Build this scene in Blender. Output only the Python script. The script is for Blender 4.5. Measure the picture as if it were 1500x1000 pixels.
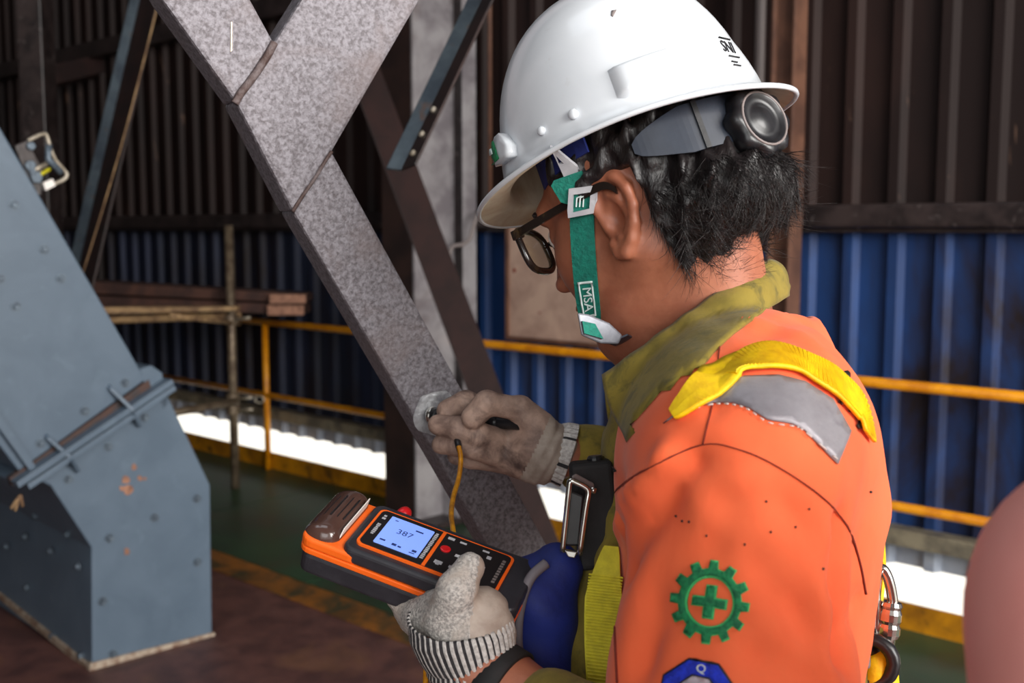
import bpy, bmesh, math, random
import numpy as np
from mathutils import Vector, Matrix
from mathutils.bvhtree import BVHTree
from mathutils.geometry import delaunay_2d_cdt, tessellate_polygon

random.seed(7)
rng = np.random.default_rng(7)
sc = bpy.context.scene
for o_ in list(bpy.data.objects):
    bpy.data.objects.remove(o_)

# ------------------------------------------------------------------ camera, world, light, exposure
FOC = 1600.0                                   # focal length in pixels of the 1500 x 1000 frame
PITCH = math.atan(165 / FOC)
CAM = np.array([0.0, 0.0, 1.6])
FWD = np.array([0, math.cos(PITCH), -math.sin(PITCH)])
UPV = np.array([0, math.sin(PITCH), math.cos(PITCH)])
RGT = np.array([1.0, 0, 0])
cam_d = bpy.data.cameras.new('camera')
cam = bpy.data.objects.new('camera', cam_d)
sc.collection.objects.link(cam)
cam.location = CAM
cam.rotation_euler = (math.pi / 2 - PITCH, 0, 0)
cam_d.sensor_width = 36
cam_d.lens = FOC / 1500 * 36
cam_d.clip_start = 0.02
cam_d.dof.use_dof = True
cam_d.dof.focus_distance = 1.0
cam_d.dof.aperture_fstop = 7.5
sc.camera = cam

world = bpy.data.worlds.new('world')
sc.world = world
world.use_nodes = True
wb = world.node_tree.nodes['Background']
wb.inputs[0].default_value = (1.0, 0.98, 0.93, 1)
wb.inputs[1].default_value = 1.3


def area(name, loc, target, sx, sy, power, col):
    l = bpy.data.lights.new(name, 'AREA')
    l.shape = 'RECTANGLE'
    l.size, l.size_y, l.energy, l.color = sx, sy, power, col
    o = bpy.data.objects.new(name, l)
    sc.collection.objects.link(o)
    o.location = loc
    o.rotation_euler = (Vector(target) - Vector(loc)).to_track_quat('-Z', 'Y').to_euler()
    return o


area('bay_daylight', (3.9, -2.6, 3.0), (0.0, 1.8, 1.3), 4.4, 2.8, 760, (1.0, 0.97, 0.93))
area('rear_fill', (-1.2, -6.2, 3.3), (0.0, 1.4, 1.3), 4.5, 3.0, 120, (0.94, 0.97, 1.0))  # added fill for the lower brace and hands, from behind the camera
area('ceiling_fill', (-1.2, 1.2, 4.85), (-1.0, 2.6, 0), 2.4, 1.6, 30, (0.86, 0.93, 1.0))  # added soft fill hung under the closed ceiling, no skylight there

sun_d = bpy.data.lights.new('sun', 'SUN')
sun_d.energy = 5.0
sun_d.angle = math.radians(1.0)
sun_d.color = (1.0, .96, .88)
sun = bpy.data.objects.new('sun', sun_d)
sc.collection.objects.link(sun)
sun.rotation_euler = Vector((-.68 * .6, -.733 * .6, -.8)).to_track_quat('-Z', 'Y').to_euler()

sc.view_settings.view_transform = 'Standard'
sc.view_settings.look = 'None'
sc.view_settings.exposure = -0.12
sc.view_settings.gamma = 1.0
sc.view_settings.use_curve_mapping = False


# ------------------------------------------------------------------ helpers: picture point -> place
def ray(px, py):
    return FWD + (px - 750) / FOC * RGT + (500 - py) / FOC * UPV


def P(px, py, d):
    return CAM + d * ray(px, py)


def hit(px, py, q, n):
    r = ray(px, py)
    t = np.dot(np.asarray(q) - CAM, n) / np.dot(r, n)
    return CAM + t * r


def PF(px, py, z=0.0):
    return hit(px, py, (0, 0, z), np.array([0, 0, 1.0]))


def nrm(v):
    v = np.asarray(v, float)
    return v / np.linalg.norm(v)


# ------------------------------------------------------------------ helpers: objects
def root(name, label, cat, loc=(0, 0, 0), group=None):
    o = bpy.data.objects.new(name, None)
    o.empty_display_size = 0.1
    sc.collection.objects.link(o)
    o.location = [float(v) for v in loc]
    tag(o, label, cat, group)
    return o


def tag(o, label=None, cat=None, group=None, kind=None):
    if label: o['label'] = label
    if cat: o['category'] = cat
    if group: o['group'] = group
    if kind: o['kind'] = kind
    return o


def origin_of(parent):
    v = np.zeros(3)
    while parent is not None:
        v += np.array(parent.location)
        parent = parent.parent
    return v


def mesh(name, vf, mat, parent=None, smooth=False, mi=None, bevel=0, seg=2, solid=0, sub=0):
    V = np.asarray(vf[0], float).reshape(-1, 3)
    F = vf[1]
    if parent is None:
        org = np.array([(V[:, 0].min() + V[:, 0].max()) / 2, (V[:, 1].min() + V[:, 1].max()) / 2, V[:, 2].min()])
    else:
        org = origin_of(parent)
    me = bpy.data.meshes.new(name)
    me.from_pydata((V - org).tolist(), [], [list(map(int, f)) for f in F])
    me.validate()
    mats = mat if isinstance(mat, (list, tuple)) else [mat]
    for m in mats:
        me.materials.append(m)
    if mi is not None and len(mi) == len(me.polygons):
        me.polygons.foreach_set('material_index', np.asarray(mi, dtype=np.int32))
    if smooth:
        me.polygons.foreach_set('use_smooth', np.ones(len(me.polygons), dtype=bool))
    bm = bmesh.new(); bm.from_mesh(me)
    bmesh.ops.recalc_face_normals(bm, faces=bm.faces)
    bm.to_mesh(me); bm.free()
    me.update()
    o = bpy.data.objects.new(name, me)
    sc.collection.objects.link(o)
    if parent is None:
        o.location = org
    else:
        o.parent = parent
    if sub:
        md = o.modifiers.new('sub', 'SUBSURF'); md.levels = sub; md.render_levels = sub
    if solid:
        md = o.modifiers.new('solid', 'SOLIDIFY'); md.thickness = solid; md.offset = 0
    if bevel:
        md = o.modifiers.new('bevel', 'BEVEL'); md.width = bevel; md.segments = seg; md.limit_method = 'ANGLE'
        md.angle_limit = math.radians(40)
    return o


def merge(*parts):
    V, F, n = [], [], 0
    for v, f in parts:
        v = np.asarray(v, float).reshape(-1, 3)
        V.append(v)
        F += [[i + n for i in q] for q in f]
        n += len(v)
    return np.vstack(V), F


def box(c, ax, ay, az, hx, hy, hz):
    c, ax, ay, az = map(np.asarray, (c, ax, ay, az))
    V = [c + sx * hx * ax + sy * hy * ay + sz * hz * az for sz in (-1, 1) for sy in (-1, 1) for sx in (-1, 1)]
    F = [[0, 1, 3, 2], [4, 6, 7, 5], [0, 4, 5, 1], [2, 3, 7, 6], [0, 2, 6, 4], [1, 5, 7, 3]]
    return np.array(V), F


X3, Y3, Z3 = np.eye(3)


def abox(x0, x1, y0, y1, z0, z1):
    return box(((x0 + x1) / 2, (y0 + y1) / 2, (z0 + z1) / 2), X3, Y3, Z3, (x1 - x0) / 2, (y1 - y0) / 2, (z1 - z0) / 2)


def prism(poly, ext):
    poly = np.asarray(poly, float)
    n = len(poly)
    V = np.vstack([poly, poly + np.asarray(ext)])
    F = [list(range(n)), list(range(2 * n - 1, n - 1, -1))]
    for i in range(n):
        j = (i + 1) % n
        F.append([i, i + n, j + n, j])
    return V, F


def tube(pts, r, n=10, closed=False, caps=True):
    pts = np.asarray(pts, float)
    m = len(pts)
    rr = np.full(m, r) if np.isscalar(r) else np.asarray(r, float)
    V, F = [], []
    if closed:
        T = np.roll(pts, -1, 0) - np.roll(pts, 1, 0)
    else:
        T = np.gradient(pts, axis=0)
    T /= np.linalg.norm(T, axis=1)[:, None] + 1e-12
    ref = np.array([0, 0, 1.0])
    if abs(T[0] @ ref) > 0.9: ref = np.array([1.0, 0, 0])
    u = nrm(np.cross(T[0], ref))
    for i in range(m):
        u = nrm(u - T[i] * (u @ T[i]))
        w = np.cross(T[i], u)
        for k in range(n):
            a = 2 * math.pi * k / n
            V.append(pts[i] + rr[i] * (math.cos(a) * u + math.sin(a) * w))
    for i in range(m if closed else m - 1):
        j = (i + 1) % m
        for k in range(n):
            l = (k + 1) % n
            F.append([i * n + k, i * n + l, j * n + l, j * n + k])
    if caps and not closed:
        F.append(list(range(n))[::-1]); F.append([(m - 1) * n + k for k in range(n)])
    return np.array(V), F


def spline(pts, n=8):
    pts = np.asarray(pts, float)
    m = len(pts)
    out = []
    for i in range(m - 1):
        p0, p1, p2, p3 = pts[max(i - 1, 0)], pts[i], pts[i + 1], pts[min(i + 2, m - 1)]
        for k in range(n):
            t = k / n
            out.append(0.5 * ((2 * p1) + (-p0 + p2) * t + (2 * p0 - 5 * p1 + 4 * p2 - p3) * t * t + (-p0 + 3 * p1 - 3 * p2 + p3) * t ** 3))
    out.append(pts[-1])
    return np.array(out)


def ribbon(C, W, half, th, N=None):
    """flat band along C, half width along W, thickness along normal"""
    C, W = np.asarray(C, float), np.asarray(W, float)
    T = np.gradient(C, axis=0)
    V, F = [], []
    h = np.full(len(C), half) if np.isscalar(half) else np.asarray(half)
    for i in range(len(C)):
        n_ = nrm(np.cross(T[i], W[i])) if N is None else N[i]
        for s, t in ((-1, -1), (1, -1), (1, 1), (-1, 1)):
            V.append(C[i] + s * h[i] * W[i] + t * th / 2 * n_)
    for i in range(len(C) - 1):
        for k in range(4):
            l = (k + 1) % 4
            F.append([i * 4 + k, i * 4 + l, i * 4 + 4 + l, i * 4 + 4 + k])
    F.append([3, 2, 1, 0]); e = (len(C) - 1) * 4
    F.append([e, e + 1, e + 2, e + 3])
    return np.array(V), F


def lathe(prof, c, ax, n=20):
    """prof: (radius, along) list round axis ax"""
    ax = nrm(ax)
    u = nrm(np.cross(ax, (0, 0, 1) if abs(ax[2]) < .9 else (1, 0, 0)))
    w = np.cross(ax, u)
    V, F = [], []
    for r, z in prof:
        for k in range(n):
            a = 2 * math.pi * k / n
            V.append(np.asarray(c) + z * ax + r * (math.cos(a) * u + math.sin(a) * w))
    for i in range(len(prof) - 1):
        for k in range(n):
            l = (k + 1) % n
            F.append([i * n + k, i * n + l, (i + 1) * n + l, (i + 1) * n + k])
    F.append(list(range(n))[::-1]); F.append([(len(prof) - 1) * n + k for k in range(n)])
    return np.array(V), F


def text_vf(body, size, spacing=1.0):
    cu = bpy.data.curves.new('lettering', 'FONT')
    cu.body = body; cu.size = size; cu.align_x = 'CENTER'; cu.align_y = 'CENTER'; cu.space_character = spacing
    cu.resolution_u = 3
    o = bpy.data.objects.new('lettering', cu)
    sc.collection.objects.link(o)
    dg = bpy.context.evaluated_depsgraph_get()
    me = bpy.data.meshes.new_from_object(o.evaluated_get(dg))
    V = np.array([v.co[:] for v in me.vertices]); F = [list(p.vertices) for p in me.polygons]
    bpy.data.objects.remove(o); bpy.data.curves.remove(cu); bpy.data.meshes.remove(me)
    return V, F


# ------------------------------------------------------------------ helpers: materials
def lin(c):
    c = [v / 255 for v in c]
    return tuple(v / 12.92 if v <= 0.04045 else ((v + 0.055) / 1.055) ** 2.4 for v in c)


def mat(name, c1, c2=None, scale=8, lo=.4, hi=.62, rough=.6, metal=0, bump=0, bscale=60, detail=6, stretch=None,
        c3=None, s3=3, lo3=.55, hi3=.7, spec=.5, coat=0, sheen=0, transl=0, rvar=0, emit=0, alpha=1):
    m = bpy.data.materials.new(name)
    m.use_nodes = True
    nt = m.node_tree
    N, L = nt.nodes, nt.links
    b = N['Principled BSDF']
    b.inputs['Roughness'].default_value = rough
    b.inputs['Metallic'].default_value = metal
    b.inputs['Specular IOR Level'].default_value = spec
    b.inputs['Coat Weight'].default_value = coat
    b.inputs['Sheen Weight'].default_value = sheen
    b.inputs['Alpha'].default_value = alpha
    b.inputs['Base Color'].default_value = (*lin(c1), 1)
    if transl: b.inputs['Subsurface Weight'].default_value = transl; b.inputs['Subsurface Radius'].default_value = (.01, .004, .002)
    if emit:
        b.inputs['Emission Color'].default_value = (*lin(c1), 1); b.inputs['Emission Strength'].default_value = emit
    if c2 is None and not bump: return m
    tc = N.new('ShaderNodeTexCoord')
    src = tc.outputs['Object']
    if stretch:
        mp = N.new('ShaderNodeMapping'); mp.inputs['Scale'].default_value = stretch
        L.new(src, mp.inputs[0]); src = mp.outputs[0]

    def noise(s, d, w=0.0):
        n = N.new('ShaderNodeTexNoise'); n.inputs['Scale'].default_value = s; n.inputs['Detail'].default_value = d
        n.inputs['Roughness'].default_value = .62; n.inputs['Distortion'].default_value = w
        L.new(src, n.inputs['Vector'])
        return n.outputs[0]

    def ramp(v, a, c):
        r = N.new('ShaderNodeMapRange'); r.inputs[1].default_value = a; r.inputs[2].default_value = c
        L.new(v, r.inputs[0]); return r.outputs[0]

    if c2 is not None:
        f = ramp(noise(scale, detail, .3), lo, hi)
        mx = N.new('ShaderNodeMix'); mx.data_type = 'RGBA'
        mx.inputs[6].default_value = (*lin(c1), 1); mx.inputs[7].default_value = (*lin(c2), 1)
        L.new(f, mx.inputs[0]); outc = mx.outputs[2]
        if c3 is not None:
            f3 = ramp(noise(s3, 8, .6), lo3, hi3)
            m3 = N.new('ShaderNodeMix'); m3.data_type = 'RGBA'
            m3.inputs[7].default_value = (*lin(c3), 1)
            L.new(outc, m3.inputs[6]); L.new(f3, m3.inputs[0]); outc = m3.outputs[2]
        L.new(outc, b.inputs['Base Color'])
        if rvar:
            rr = N.new('ShaderNodeMapRange'); rr.inputs[3].default_value = rough; rr.inputs[4].default_value = rough + rvar
            L.new(f, rr.inputs[0]); L.new(rr.outputs[0], b.inputs['Roughness'])
    if bump:
        bp = N.new('ShaderNodeBump'); bp.inputs['Strength'].default_value = bump; bp.inputs['Distance'].default_value = .004
        L.new(noise(bscale, 5), bp.inputs['Height']); L.new(bp.outputs[0], b.inputs['Normal'])
    return m


M = {}
M['blue_clad'] = mat('blue_cladding', (33, 68, 124), (28, 54, 100), 3, rough=.5, bump=.1, bscale=30, stretch=(1, 1, .3),
                     c3=(36, 27, 30), s3=2.0, lo3=.47, hi3=.62)
M['shaded_blue_clad'] = mat('shaded_blue_cladding', (44, 50, 72), (38, 42, 56), 3, rough=.6, spec=.25, bump=.1, bscale=30, stretch=(1, 1, .3), c3=(38, 29, 28), s3=2.0, lo3=.47, hi3=.62)  # same blue sheeting, with the shade of the left end painted in
M['brown_clad'] = mat('brown_cladding', (46, 31, 28), (34, 24, 23), 3, rough=.62, spec=.25, bump=.15, bscale=24, stretch=(1, 1, .25),
                      c3=(120, 92, 76), s3=14, lo3=.66, hi3=.74)
M['lit_clad_foot'] = mat('lit_clad_foot', (170, 180, 195), (140, 150, 168), 6, rough=.5)  # foot of the lower cladding, bounce light from the ground painted in as pale grey
M['ledge'] = mat('ledge_steel', (150, 140, 118), (105, 98, 86), 9, rough=.5, bump=.2)
M['dark_beam'] = mat('dark_beam', (58, 48, 47), (36, 29, 29), 9, rough=.4, bump=.25, c3=(110, 100, 98), s3=18, lo3=.6, hi3=.75)
M['brown_steel'] = mat('brown_steel', (46, 29, 27), (36, 24, 23), 7, rough=.65, spec=.2, bump=.15, bscale=40)
M['col_brown'] = mat('column_brown', (112, 78, 62), (84, 58, 48), 6, rough=.5, bump=.15)
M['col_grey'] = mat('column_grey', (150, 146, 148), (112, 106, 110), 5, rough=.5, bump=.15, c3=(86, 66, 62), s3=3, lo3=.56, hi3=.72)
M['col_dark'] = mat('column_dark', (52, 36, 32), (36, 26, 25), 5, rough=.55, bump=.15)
M['yellow'] = mat('yellow_paint', (228, 150, 12), (196, 118, 8), 9, rough=.38, bump=.1, c3=(120, 76, 16), s3=20, lo3=.66, hi3=.8)
M['toe_yellow'] = mat('toe_yellow', (206, 138, 14), (150, 96, 14), 5, rough=.5, bump=.2, c3=(74, 52, 24), s3=9, lo3=.56, hi3=.68)
M['green_floor'] = mat('green_floor', (44, 74, 50), (38, 58, 40), 3, rough=.38, bump=.12, bscale=16, c3=(64, 60, 44), s3=2.2, lo3=.5, hi3=.75)
M['rust_floor'] = mat('rust_floor', (104, 68, 62), (78, 50, 48), 7, rough=.5, bump=.5, bscale=120, c3=(122, 84, 62), s3=3, lo3=.52, hi3=.75)
M['stripe'] = mat('floor_stripe', (150, 92, 30), (92, 62, 30), 4, rough=.5, bump=.3, c3=(58, 56, 36), s3=7, lo3=.5, hi3=.64)
M['chute'] = mat('chute_paint', (92, 108, 124), (83, 99, 115), 4, rough=.42, bump=.06, bscale=16, c3=(100, 117, 132), s3=14, lo3=.6, hi3=.8)
M['chute_worn'] = mat('chute_worn_edge', (176, 160, 142), (124, 96, 78), 30, rough=.6, bump=.4)
M['bolt'] = mat('bolt_steel', (104, 118, 130), (74, 84, 96), 60, rough=.45, metal=.3)
M['seal'] = mat('rust_seal', (78, 54, 46), (58, 50, 50), 24, rough=.7, bump=.4)
M['brace'] = mat('brace_steel', (132, 128, 134), (90, 84, 88), 210, lo=.40, hi=.62, rough=.5, metal=.15, bump=.5, bscale=260, detail=8,
                 c3=(112, 100, 100), s3=10, lo3=.5, hi3=.8)
M['weld'] = mat('weld_rust', (70, 52, 48), (98, 86, 86), 60, rough=.6, bump=.8, bscale=160)
M['ground'] = mat('ground_spot', (212, 214, 218), (150, 150, 156), 60, rough=.3, metal=.5, bump=.4, bscale=140)
M['angle'] = mat('angle_steel', (80, 90, 97), (58, 66, 75), 9, rough=.3, metal=.5, bump=.15, c3=(98, 70, 54), s3=12, lo3=.6, hi3=.72)
M['angle_dark'] = mat('angle_shaded', (46, 31, 29), (34, 26, 26), 12, rough=.5, bump=.3)  # shade painted in for the angle leg turned from the light
M['galv'] = mat('galvanised', (186, 176, 160), (130, 118, 100), 20, rough=.42, metal=.5, bump=.2)
M['scaf'] = mat('scaffold_pipe', (132, 116, 96), (88, 72, 58), 16, rough=.45, metal=.4, bump=.2)
M['wood'] = mat('plank', (86, 56, 46), (58, 38, 34), 8, rough=.75, bump=.5, stretch=(1, 1, 1))
M['wood_end'] = mat('plank_end', (168, 122, 98), (120, 84, 68), 22, rough=.8, bump=.5)
M['wood_pale'] = mat('plank_pale', (168, 136, 96), (112, 84, 60), 14, rough=.75, bump=.4)
M['board'] = mat('board', (190, 160, 142), (160, 130, 116), 5, rough=.6, bump=.1, c3=(112, 82, 72), s3=12, lo3=.62, hi3=.74)
M['conduit'] = mat('conduit', (122, 112, 110), rough=.5)
M['blueslit'] = mat('blue_slit', (26, 92, 190), rough=.4)
M['red'] = mat('red_plastic', (200, 24, 30), rough=.35)
M['beacon_y'] = mat('beacon_yellow', (220, 160, 20), rough=.4)
M['beacon_r'] = mat('beacon_red', (150, 60, 44), rough=.5)
M['concrete'] = mat('concrete', (232, 230, 224), (222, 219, 212), 6, rough=.8)
M['hall'] = mat('hall_sheet', (70, 60, 58), (52, 44, 44), 3, rough=.7)
# person
M['skin'] = mat('skin', (170, 106, 80), (152, 91, 67), 34, rough=.46, bump=.05, bscale=240, transl=.12, c3=(150, 80, 58), s3=12, lo3=.55, hi3=.8)
M['hair'] = mat('hair', (22, 18, 19), (34, 29, 30), 60, rough=.36, bump=.5, bscale=160, stretch=(1, 1, .35))
M['orange'] = mat('orange_cloth', (255, 118, 72), (250, 108, 64), 7, rough=.8, bump=.12, bscale=26, sheen=.12, spec=.25, c3=(242, 100, 58), s3=5, lo3=.5, hi3=.8)
M['olive'] = mat('olive_cloth', (142, 124, 52), (118, 104, 44), 22, rough=.85, bump=.3, bscale=50, sheen=.1, spec=.2, c3=(104, 94, 46), s3=46, lo3=.52, hi3=.66)
M['trousers'] = mat('dark_trousers', (44, 44, 40), (34, 34, 34), 9, rough=.9, bump=.2)
M['boot'] = mat('boot', (28, 24, 22), rough=.5)
M['glove_g'] = mat('grey_glove', (206, 200, 194), (150, 146, 142), 420, lo=.42, hi=.58, rough=.85, bump=.6, bscale=420, c3=(190, 178, 168), s3=30, lo3=.5, hi3=.7)
M['glove_palm'] = mat('glove_palm', (182, 168, 156), (158, 142, 130), 40, rough=.6, bump=.2, bscale=70)
M['glove_d'] = mat('dirty_glove', (184, 154, 138), (128, 104, 94), 34, lo=.4, hi=.64, rough=.62, bump=.4, bscale=90, c3=(84, 66, 62), s3=26, lo3=.54, hi3=.7)
M['knit'] = mat('white_knit', (214, 210, 206), (176, 170, 166), 300, rough=.9, bump=.5, bscale=300)
M['knit_b'] = mat('black_knit', (34, 32, 36), (52, 50, 52), 260, rough=.9, bump=.5, bscale=260)
M['helmet'] = mat('helmet_shell', (218, 222, 227), (208, 213, 219), 5, rough=.24, bump=.02, bscale=30, coat=.3, c3=(196, 198, 200), s3=26, lo3=.66, hi3=.8)
M['helmet_in'] = mat('helmet_lining', (214, 202, 176), (190, 164, 130), 22, rough=.45)
M['black'] = mat('black_plastic', (24, 24, 27), (34, 34, 37), 30, rough=.34, bump=.05)
M['blackm'] = mat('black_matte', (22, 21, 22), (32, 30, 31), 60, rough=.75, bump=.2)
M['strapdark'] = mat('headband', (46, 53, 66), (32, 38, 50), 10, rough=.35)
M['teal'] = mat('teal_webbing', (8, 122, 104), (6, 104, 90), 200, rough=.75, bump=.4, bscale=300)
M['white_mark'] = mat('white_print', (214, 228, 226), rough=.6)
M['black_mark'] = mat('black_print', (26, 24, 26), rough=.6)
M['grey_plastic'] = mat('grey_plastic', (190, 190, 194), (168, 168, 174), 40, rough=.4)
M['buckle'] = mat('buckle_metal', (128, 130, 138), (104, 106, 114), 40, rough=.35, metal=.4)
M['chrome'] = mat('chrome', (214, 212, 206), (180, 178, 172), 30, rough=.16, metal=.95)
M['lens'] = mat('lens', (150, 130, 96), rough=.06, spec=.6, alpha=.35)
M['frame'] = mat('glasses_frame', (34, 27, 24), (72, 56, 36), 40, lo=.55, hi=.7, rough=.22, coat=.4)
M['web_y'] = mat('yellow_webbing', (255, 214, 0), (240, 192, 0), 90, rough=.55, bump=.25, bscale=200, c3=(196, 148, 10), s3=34, lo3=.68, hi3=.8)
M['web_l'] = mat('lime_webbing', (206, 196, 30), (186, 176, 20), 90, rough=.6, bump=.25, bscale=200)
M['tape'] = mat('reflective_tape', (168, 164, 170), (140, 136, 142), 12, rough=.42, metal=.2, bump=.15, bscale=160, c3=(108, 102, 108), s3=14, lo3=.54, hi3=.68)
M['seam'] = mat('seam_thread', (120, 40, 26), rough=.9)
M['stitch'] = mat('tape_stitch', (214, 206, 200), rough=.9)
M['patch_g'] = mat('green_embroidery', (22, 142, 84), (14, 104, 66), 160, rough=.7, bump=.6, bscale=420)
M['patch_gl'] = mat('green_edge', (70, 190, 110), rough=.8, bump=.6, bscale=420)
M['patch_b'] = mat('blue_embroidery', (30, 60, 225), (22, 44, 180), 160, rough=.7, bump=.6, bscale=420)
M['patch_w'] = mat('white_embroidery', (208, 196, 206), (180, 168, 178), 120, rough=.8, bump=.6, bscale=420)
M['dev_o'] = mat('device_orange', (252, 108, 26), (240, 98, 22), 12, rough=.42)
M['dev_b'] = mat('device_black', (40, 40, 46), (48, 48, 54), 60, rough=.42, bump=.08, bscale=300)
M['dev_face'] = mat('device_face', (30, 28, 30), rough=.3)
M['dev_cover'] = mat('printer_cover', (74, 52, 46), (92, 66, 58), 10, rough=.16, coat=.4)
M['screen'] = mat('lcd_screen', (128, 160, 246), rough=.2, emit=.55)
M['lcd_mark'] = mat('lcd_mark', (44, 62, 120), rough=.3)
M['paper'] = mat('paper', (238, 232, 226), rough=.7)
M['cable'] = mat('yellow_cable', (226, 156, 22), (176, 112, 14), 60, rough=.35)
M['bag'] = mat('blue_bag', (26, 44, 128), (18, 32, 96), 14, rough=.7, bump=.2, bscale=120)
M['piping'] = mat('grey_piping', (112, 106, 112), rough=.6)
M['pink'] = mat('salmon_cloth', (255, 172, 162), (250, 160, 150), 5, rough=.8, bump=.1, bscale=20, sheen=.1)


# ------------------------------------------------------------------ helpers: smooth solids
def rcone(Q, a, b, ra, rb):
    a, b = np.asarray(a), np.asarray(b)
    ba = b - a
    h = np.clip(((Q - a) @ ba) / (ba @ ba + 1e-12), 0, 1)
    return np.linalg.norm(Q - a - h[:, None] * ba, axis=1) - (ra + h * (rb - ra))


def ell(Q, c, r, R=None):
    q = Q - np.asarray(c)
    if R is not None: q = q @ R
    r = np.asarray(r)
    k0 = np.linalg.norm(q / r, axis=1); k1 = np.linalg.norm(q / (r * r), axis=1)
    return k0 * (k0 - 1) / (k1 + 1e-9)


def smin(a, b, k):
    h = np.clip(.5 + .5 * (b - a) / k, 0, 1)
    return b * (1 - h) + a * h - k * h * (1 - h)


def smax(a, b, k):
    return -smin(-a, -b, k)


def chain(Q, prims, k):
    d = None
    for p in prims:
        if len(p) == 4:
            e = rcone(Q, *p)
        else:
            e = ell(Q, *p)
        d = e if d is None else smin(d, e, k)
    return d


def solid(f, lo, hi, h):
    lo, hi = np.asarray(lo, float), np.asarray(hi, float)
    n = np.ceil((hi - lo) / h).astype(int) + 1
    S = 6
    cn = (n + S - 1) // S + 1
    ci = np.stack(np.meshgrid(*[np.arange(c) for c in cn], indexing='ij'), -1)
    cc = lo + (ci.reshape(-1, 3) * S + S / 2) * h
    cv = f(cc).reshape(cn)
    near = np.abs(cv) < S * h * 1.6
    big = np.repeat(np.repeat(np.repeat(cv, S, 0), S, 1), S, 2)[:n[0], :n[1], :n[2]].copy()
    msk = np.repeat(np.repeat(np.repeat(near, S, 0), S, 1), S, 2)[:n[0], :n[1], :n[2]]
    idx = np.argwhere(msk)
    val = np.empty(len(idx))
    for s in range(0, len(idx), 200000):
        val[s:s + 200000] = f(lo + idx[s:s + 200000] * h)
    big[msk] = val
    big[np.abs(big) < 1e-9] = 1e-9
    neg = big < 0
    acc = np.zeros((n[0] - 1, n[1] - 1, n[2] - 1, 3)); cnt = np.zeros(acc.shape[:3])
    offs = [(i, j, k) for i in (0, 1) for j in (0, 1) for k in (0, 1)]

    def sub(a, o):
        return a[o[0]:o[0] + n[0] - 1, o[1]:o[1] + n[1] - 1, o[2]:o[2] + n[2] - 1]
    for o1 in offs:
        for ax in range(3):
            if o1[ax]: continue
            o2 = list(o1); o2[ax] = 1
            a, b = sub(big, o1), sub(big, o2)
            c = (a < 0) != (b < 0)
            t = np.where(c, a / np.where(c, a - b, 1), 0)
            for q in range(3):
                acc[..., q] += np.where(c, o1[q] + (t if q == ax else 0), 0)
            cnt += c
    act = cnt > 0
    vid = -np.ones(act.shape, int)
    vid[act] = np.arange(act.sum())
    V = lo + (np.argwhere(act) + acc[act] / cnt[act][:, None]) * h
    F = []
    for ax in range(3):
        b, c = [(1, 2), (2, 0), (0, 1)][ax]
        s1 = [slice(1, n[q] - 1) for q in range(3)]; s1[ax] = slice(0, n[ax] - 1)
        s2 = list(s1); s2[ax] = slice(1, n[ax])
        A, B = neg[tuple(s1)], neg[tuple(s2)]
        e = np.argwhere(A != B)
        if not len(e): continue
        fl = A[tuple(e.T)]
        base = e.copy()
        for q in (b, c): base[:, q] += 1

        def cell(db, dc):
            m_ = base.copy(); m_[:, b] -= db; m_[:, c] -= dc
            return vid[tuple(m_.T)]
        q = np.stack([cell(0, 0), cell(1, 0), cell(1, 1), cell(0, 1)], 1)
        q[~fl] = q[~fl][:, ::-1]
        q = q[(q >= 0).all(1)]
        F.append(q)
    return V, np.vstack(F)


def vnormals(V, F):
    F = np.asarray(F)
    n = np.cross(V[F[:, 1]] - V[F[:, 0]], V[F[:, 2]] - V[F[:, 0]])
    N = np.zeros_like(V)
    for k in range(F.shape[1]): np.add.at(N, F[:, k], n)
    return N / (np.linalg.norm(N, axis=1)[:, None] + 1e-12)


def bvh_of(V, F):
    return BVHTree.FromPolygons([tuple(v) for v in V], [tuple(map(int, f)) for f in F])


def shoot(bv, px, py, fall=None):
    r = nrm(ray(px, py))
    h_ = bv.ray_cast(Vector(CAM), Vector(r))
    if h_[0] is None:
        if fall is None:
            nn = bv.find_nearest(Vector(P(px, py, 1.0)))
            return np.array(nn[0]), np.array(nn[1])
        return P(px, py, fall), -r
    n = np.array(h_[1])
    if n @ r > 0: n = -n
    return np.array(h_[0]), n


def inside_poly(pt, loops):
    c = False
    for lp in loops:
        n = len(lp); j = n - 1
        for i in range(n):
            if (lp[i][1] > pt[1]) != (lp[j][1] > pt[1]) and pt[0] < (lp[j][0] - lp[i][0]) * (pt[1] - lp[i][1]) / (lp[j][1] - lp[i][1] + 1e-12) + lp[i][0]:
                c = not c
            j = i
    return c


def flat_mesh(loops, step):
    """2-d triangulation of outline loops (even-odd) with inner points"""
    pts, edges = [], []
    for lp in loops:
        s = len(pts)
        q = []
        for i in range(len(lp)):
            a, b = np.array(lp[i], float), np.array(lp[(i + 1) % len(lp)], float)
            m = max(1, int(np.linalg.norm(b - a) / step))
            for k in range(m): q.append(a + (b - a) * k / m)
        pts += q
        edges += [(s + i, s + (i + 1) % len(q)) for i in range(len(q))]
    allp = np.array(pts)
    x0, y0 = allp.min(0); x1, y1 = allp.max(0)
    nb = len(pts)
    for gx in np.arange(x0 + step / 2, x1, step):
        for gy in np.arange(y0 + step / 2, y1, step):
            g = np.array([gx, gy])
            if np.min(np.sum((allp[:nb] - g) ** 2, 1)) > (step * .45) ** 2 and inside_poly(g, loops):
                pts.append(g)
    r = delaunay_2d_cdt([Vector(p) for p in pts], edges, [], 0, 1e-6)
    vs = np.array([v[:] for v in r[0]])
    fs = [list(f) for f in r[2] if inside_poly(vs[list(f)].mean(0), loops)]
    return vs, fs


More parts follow.
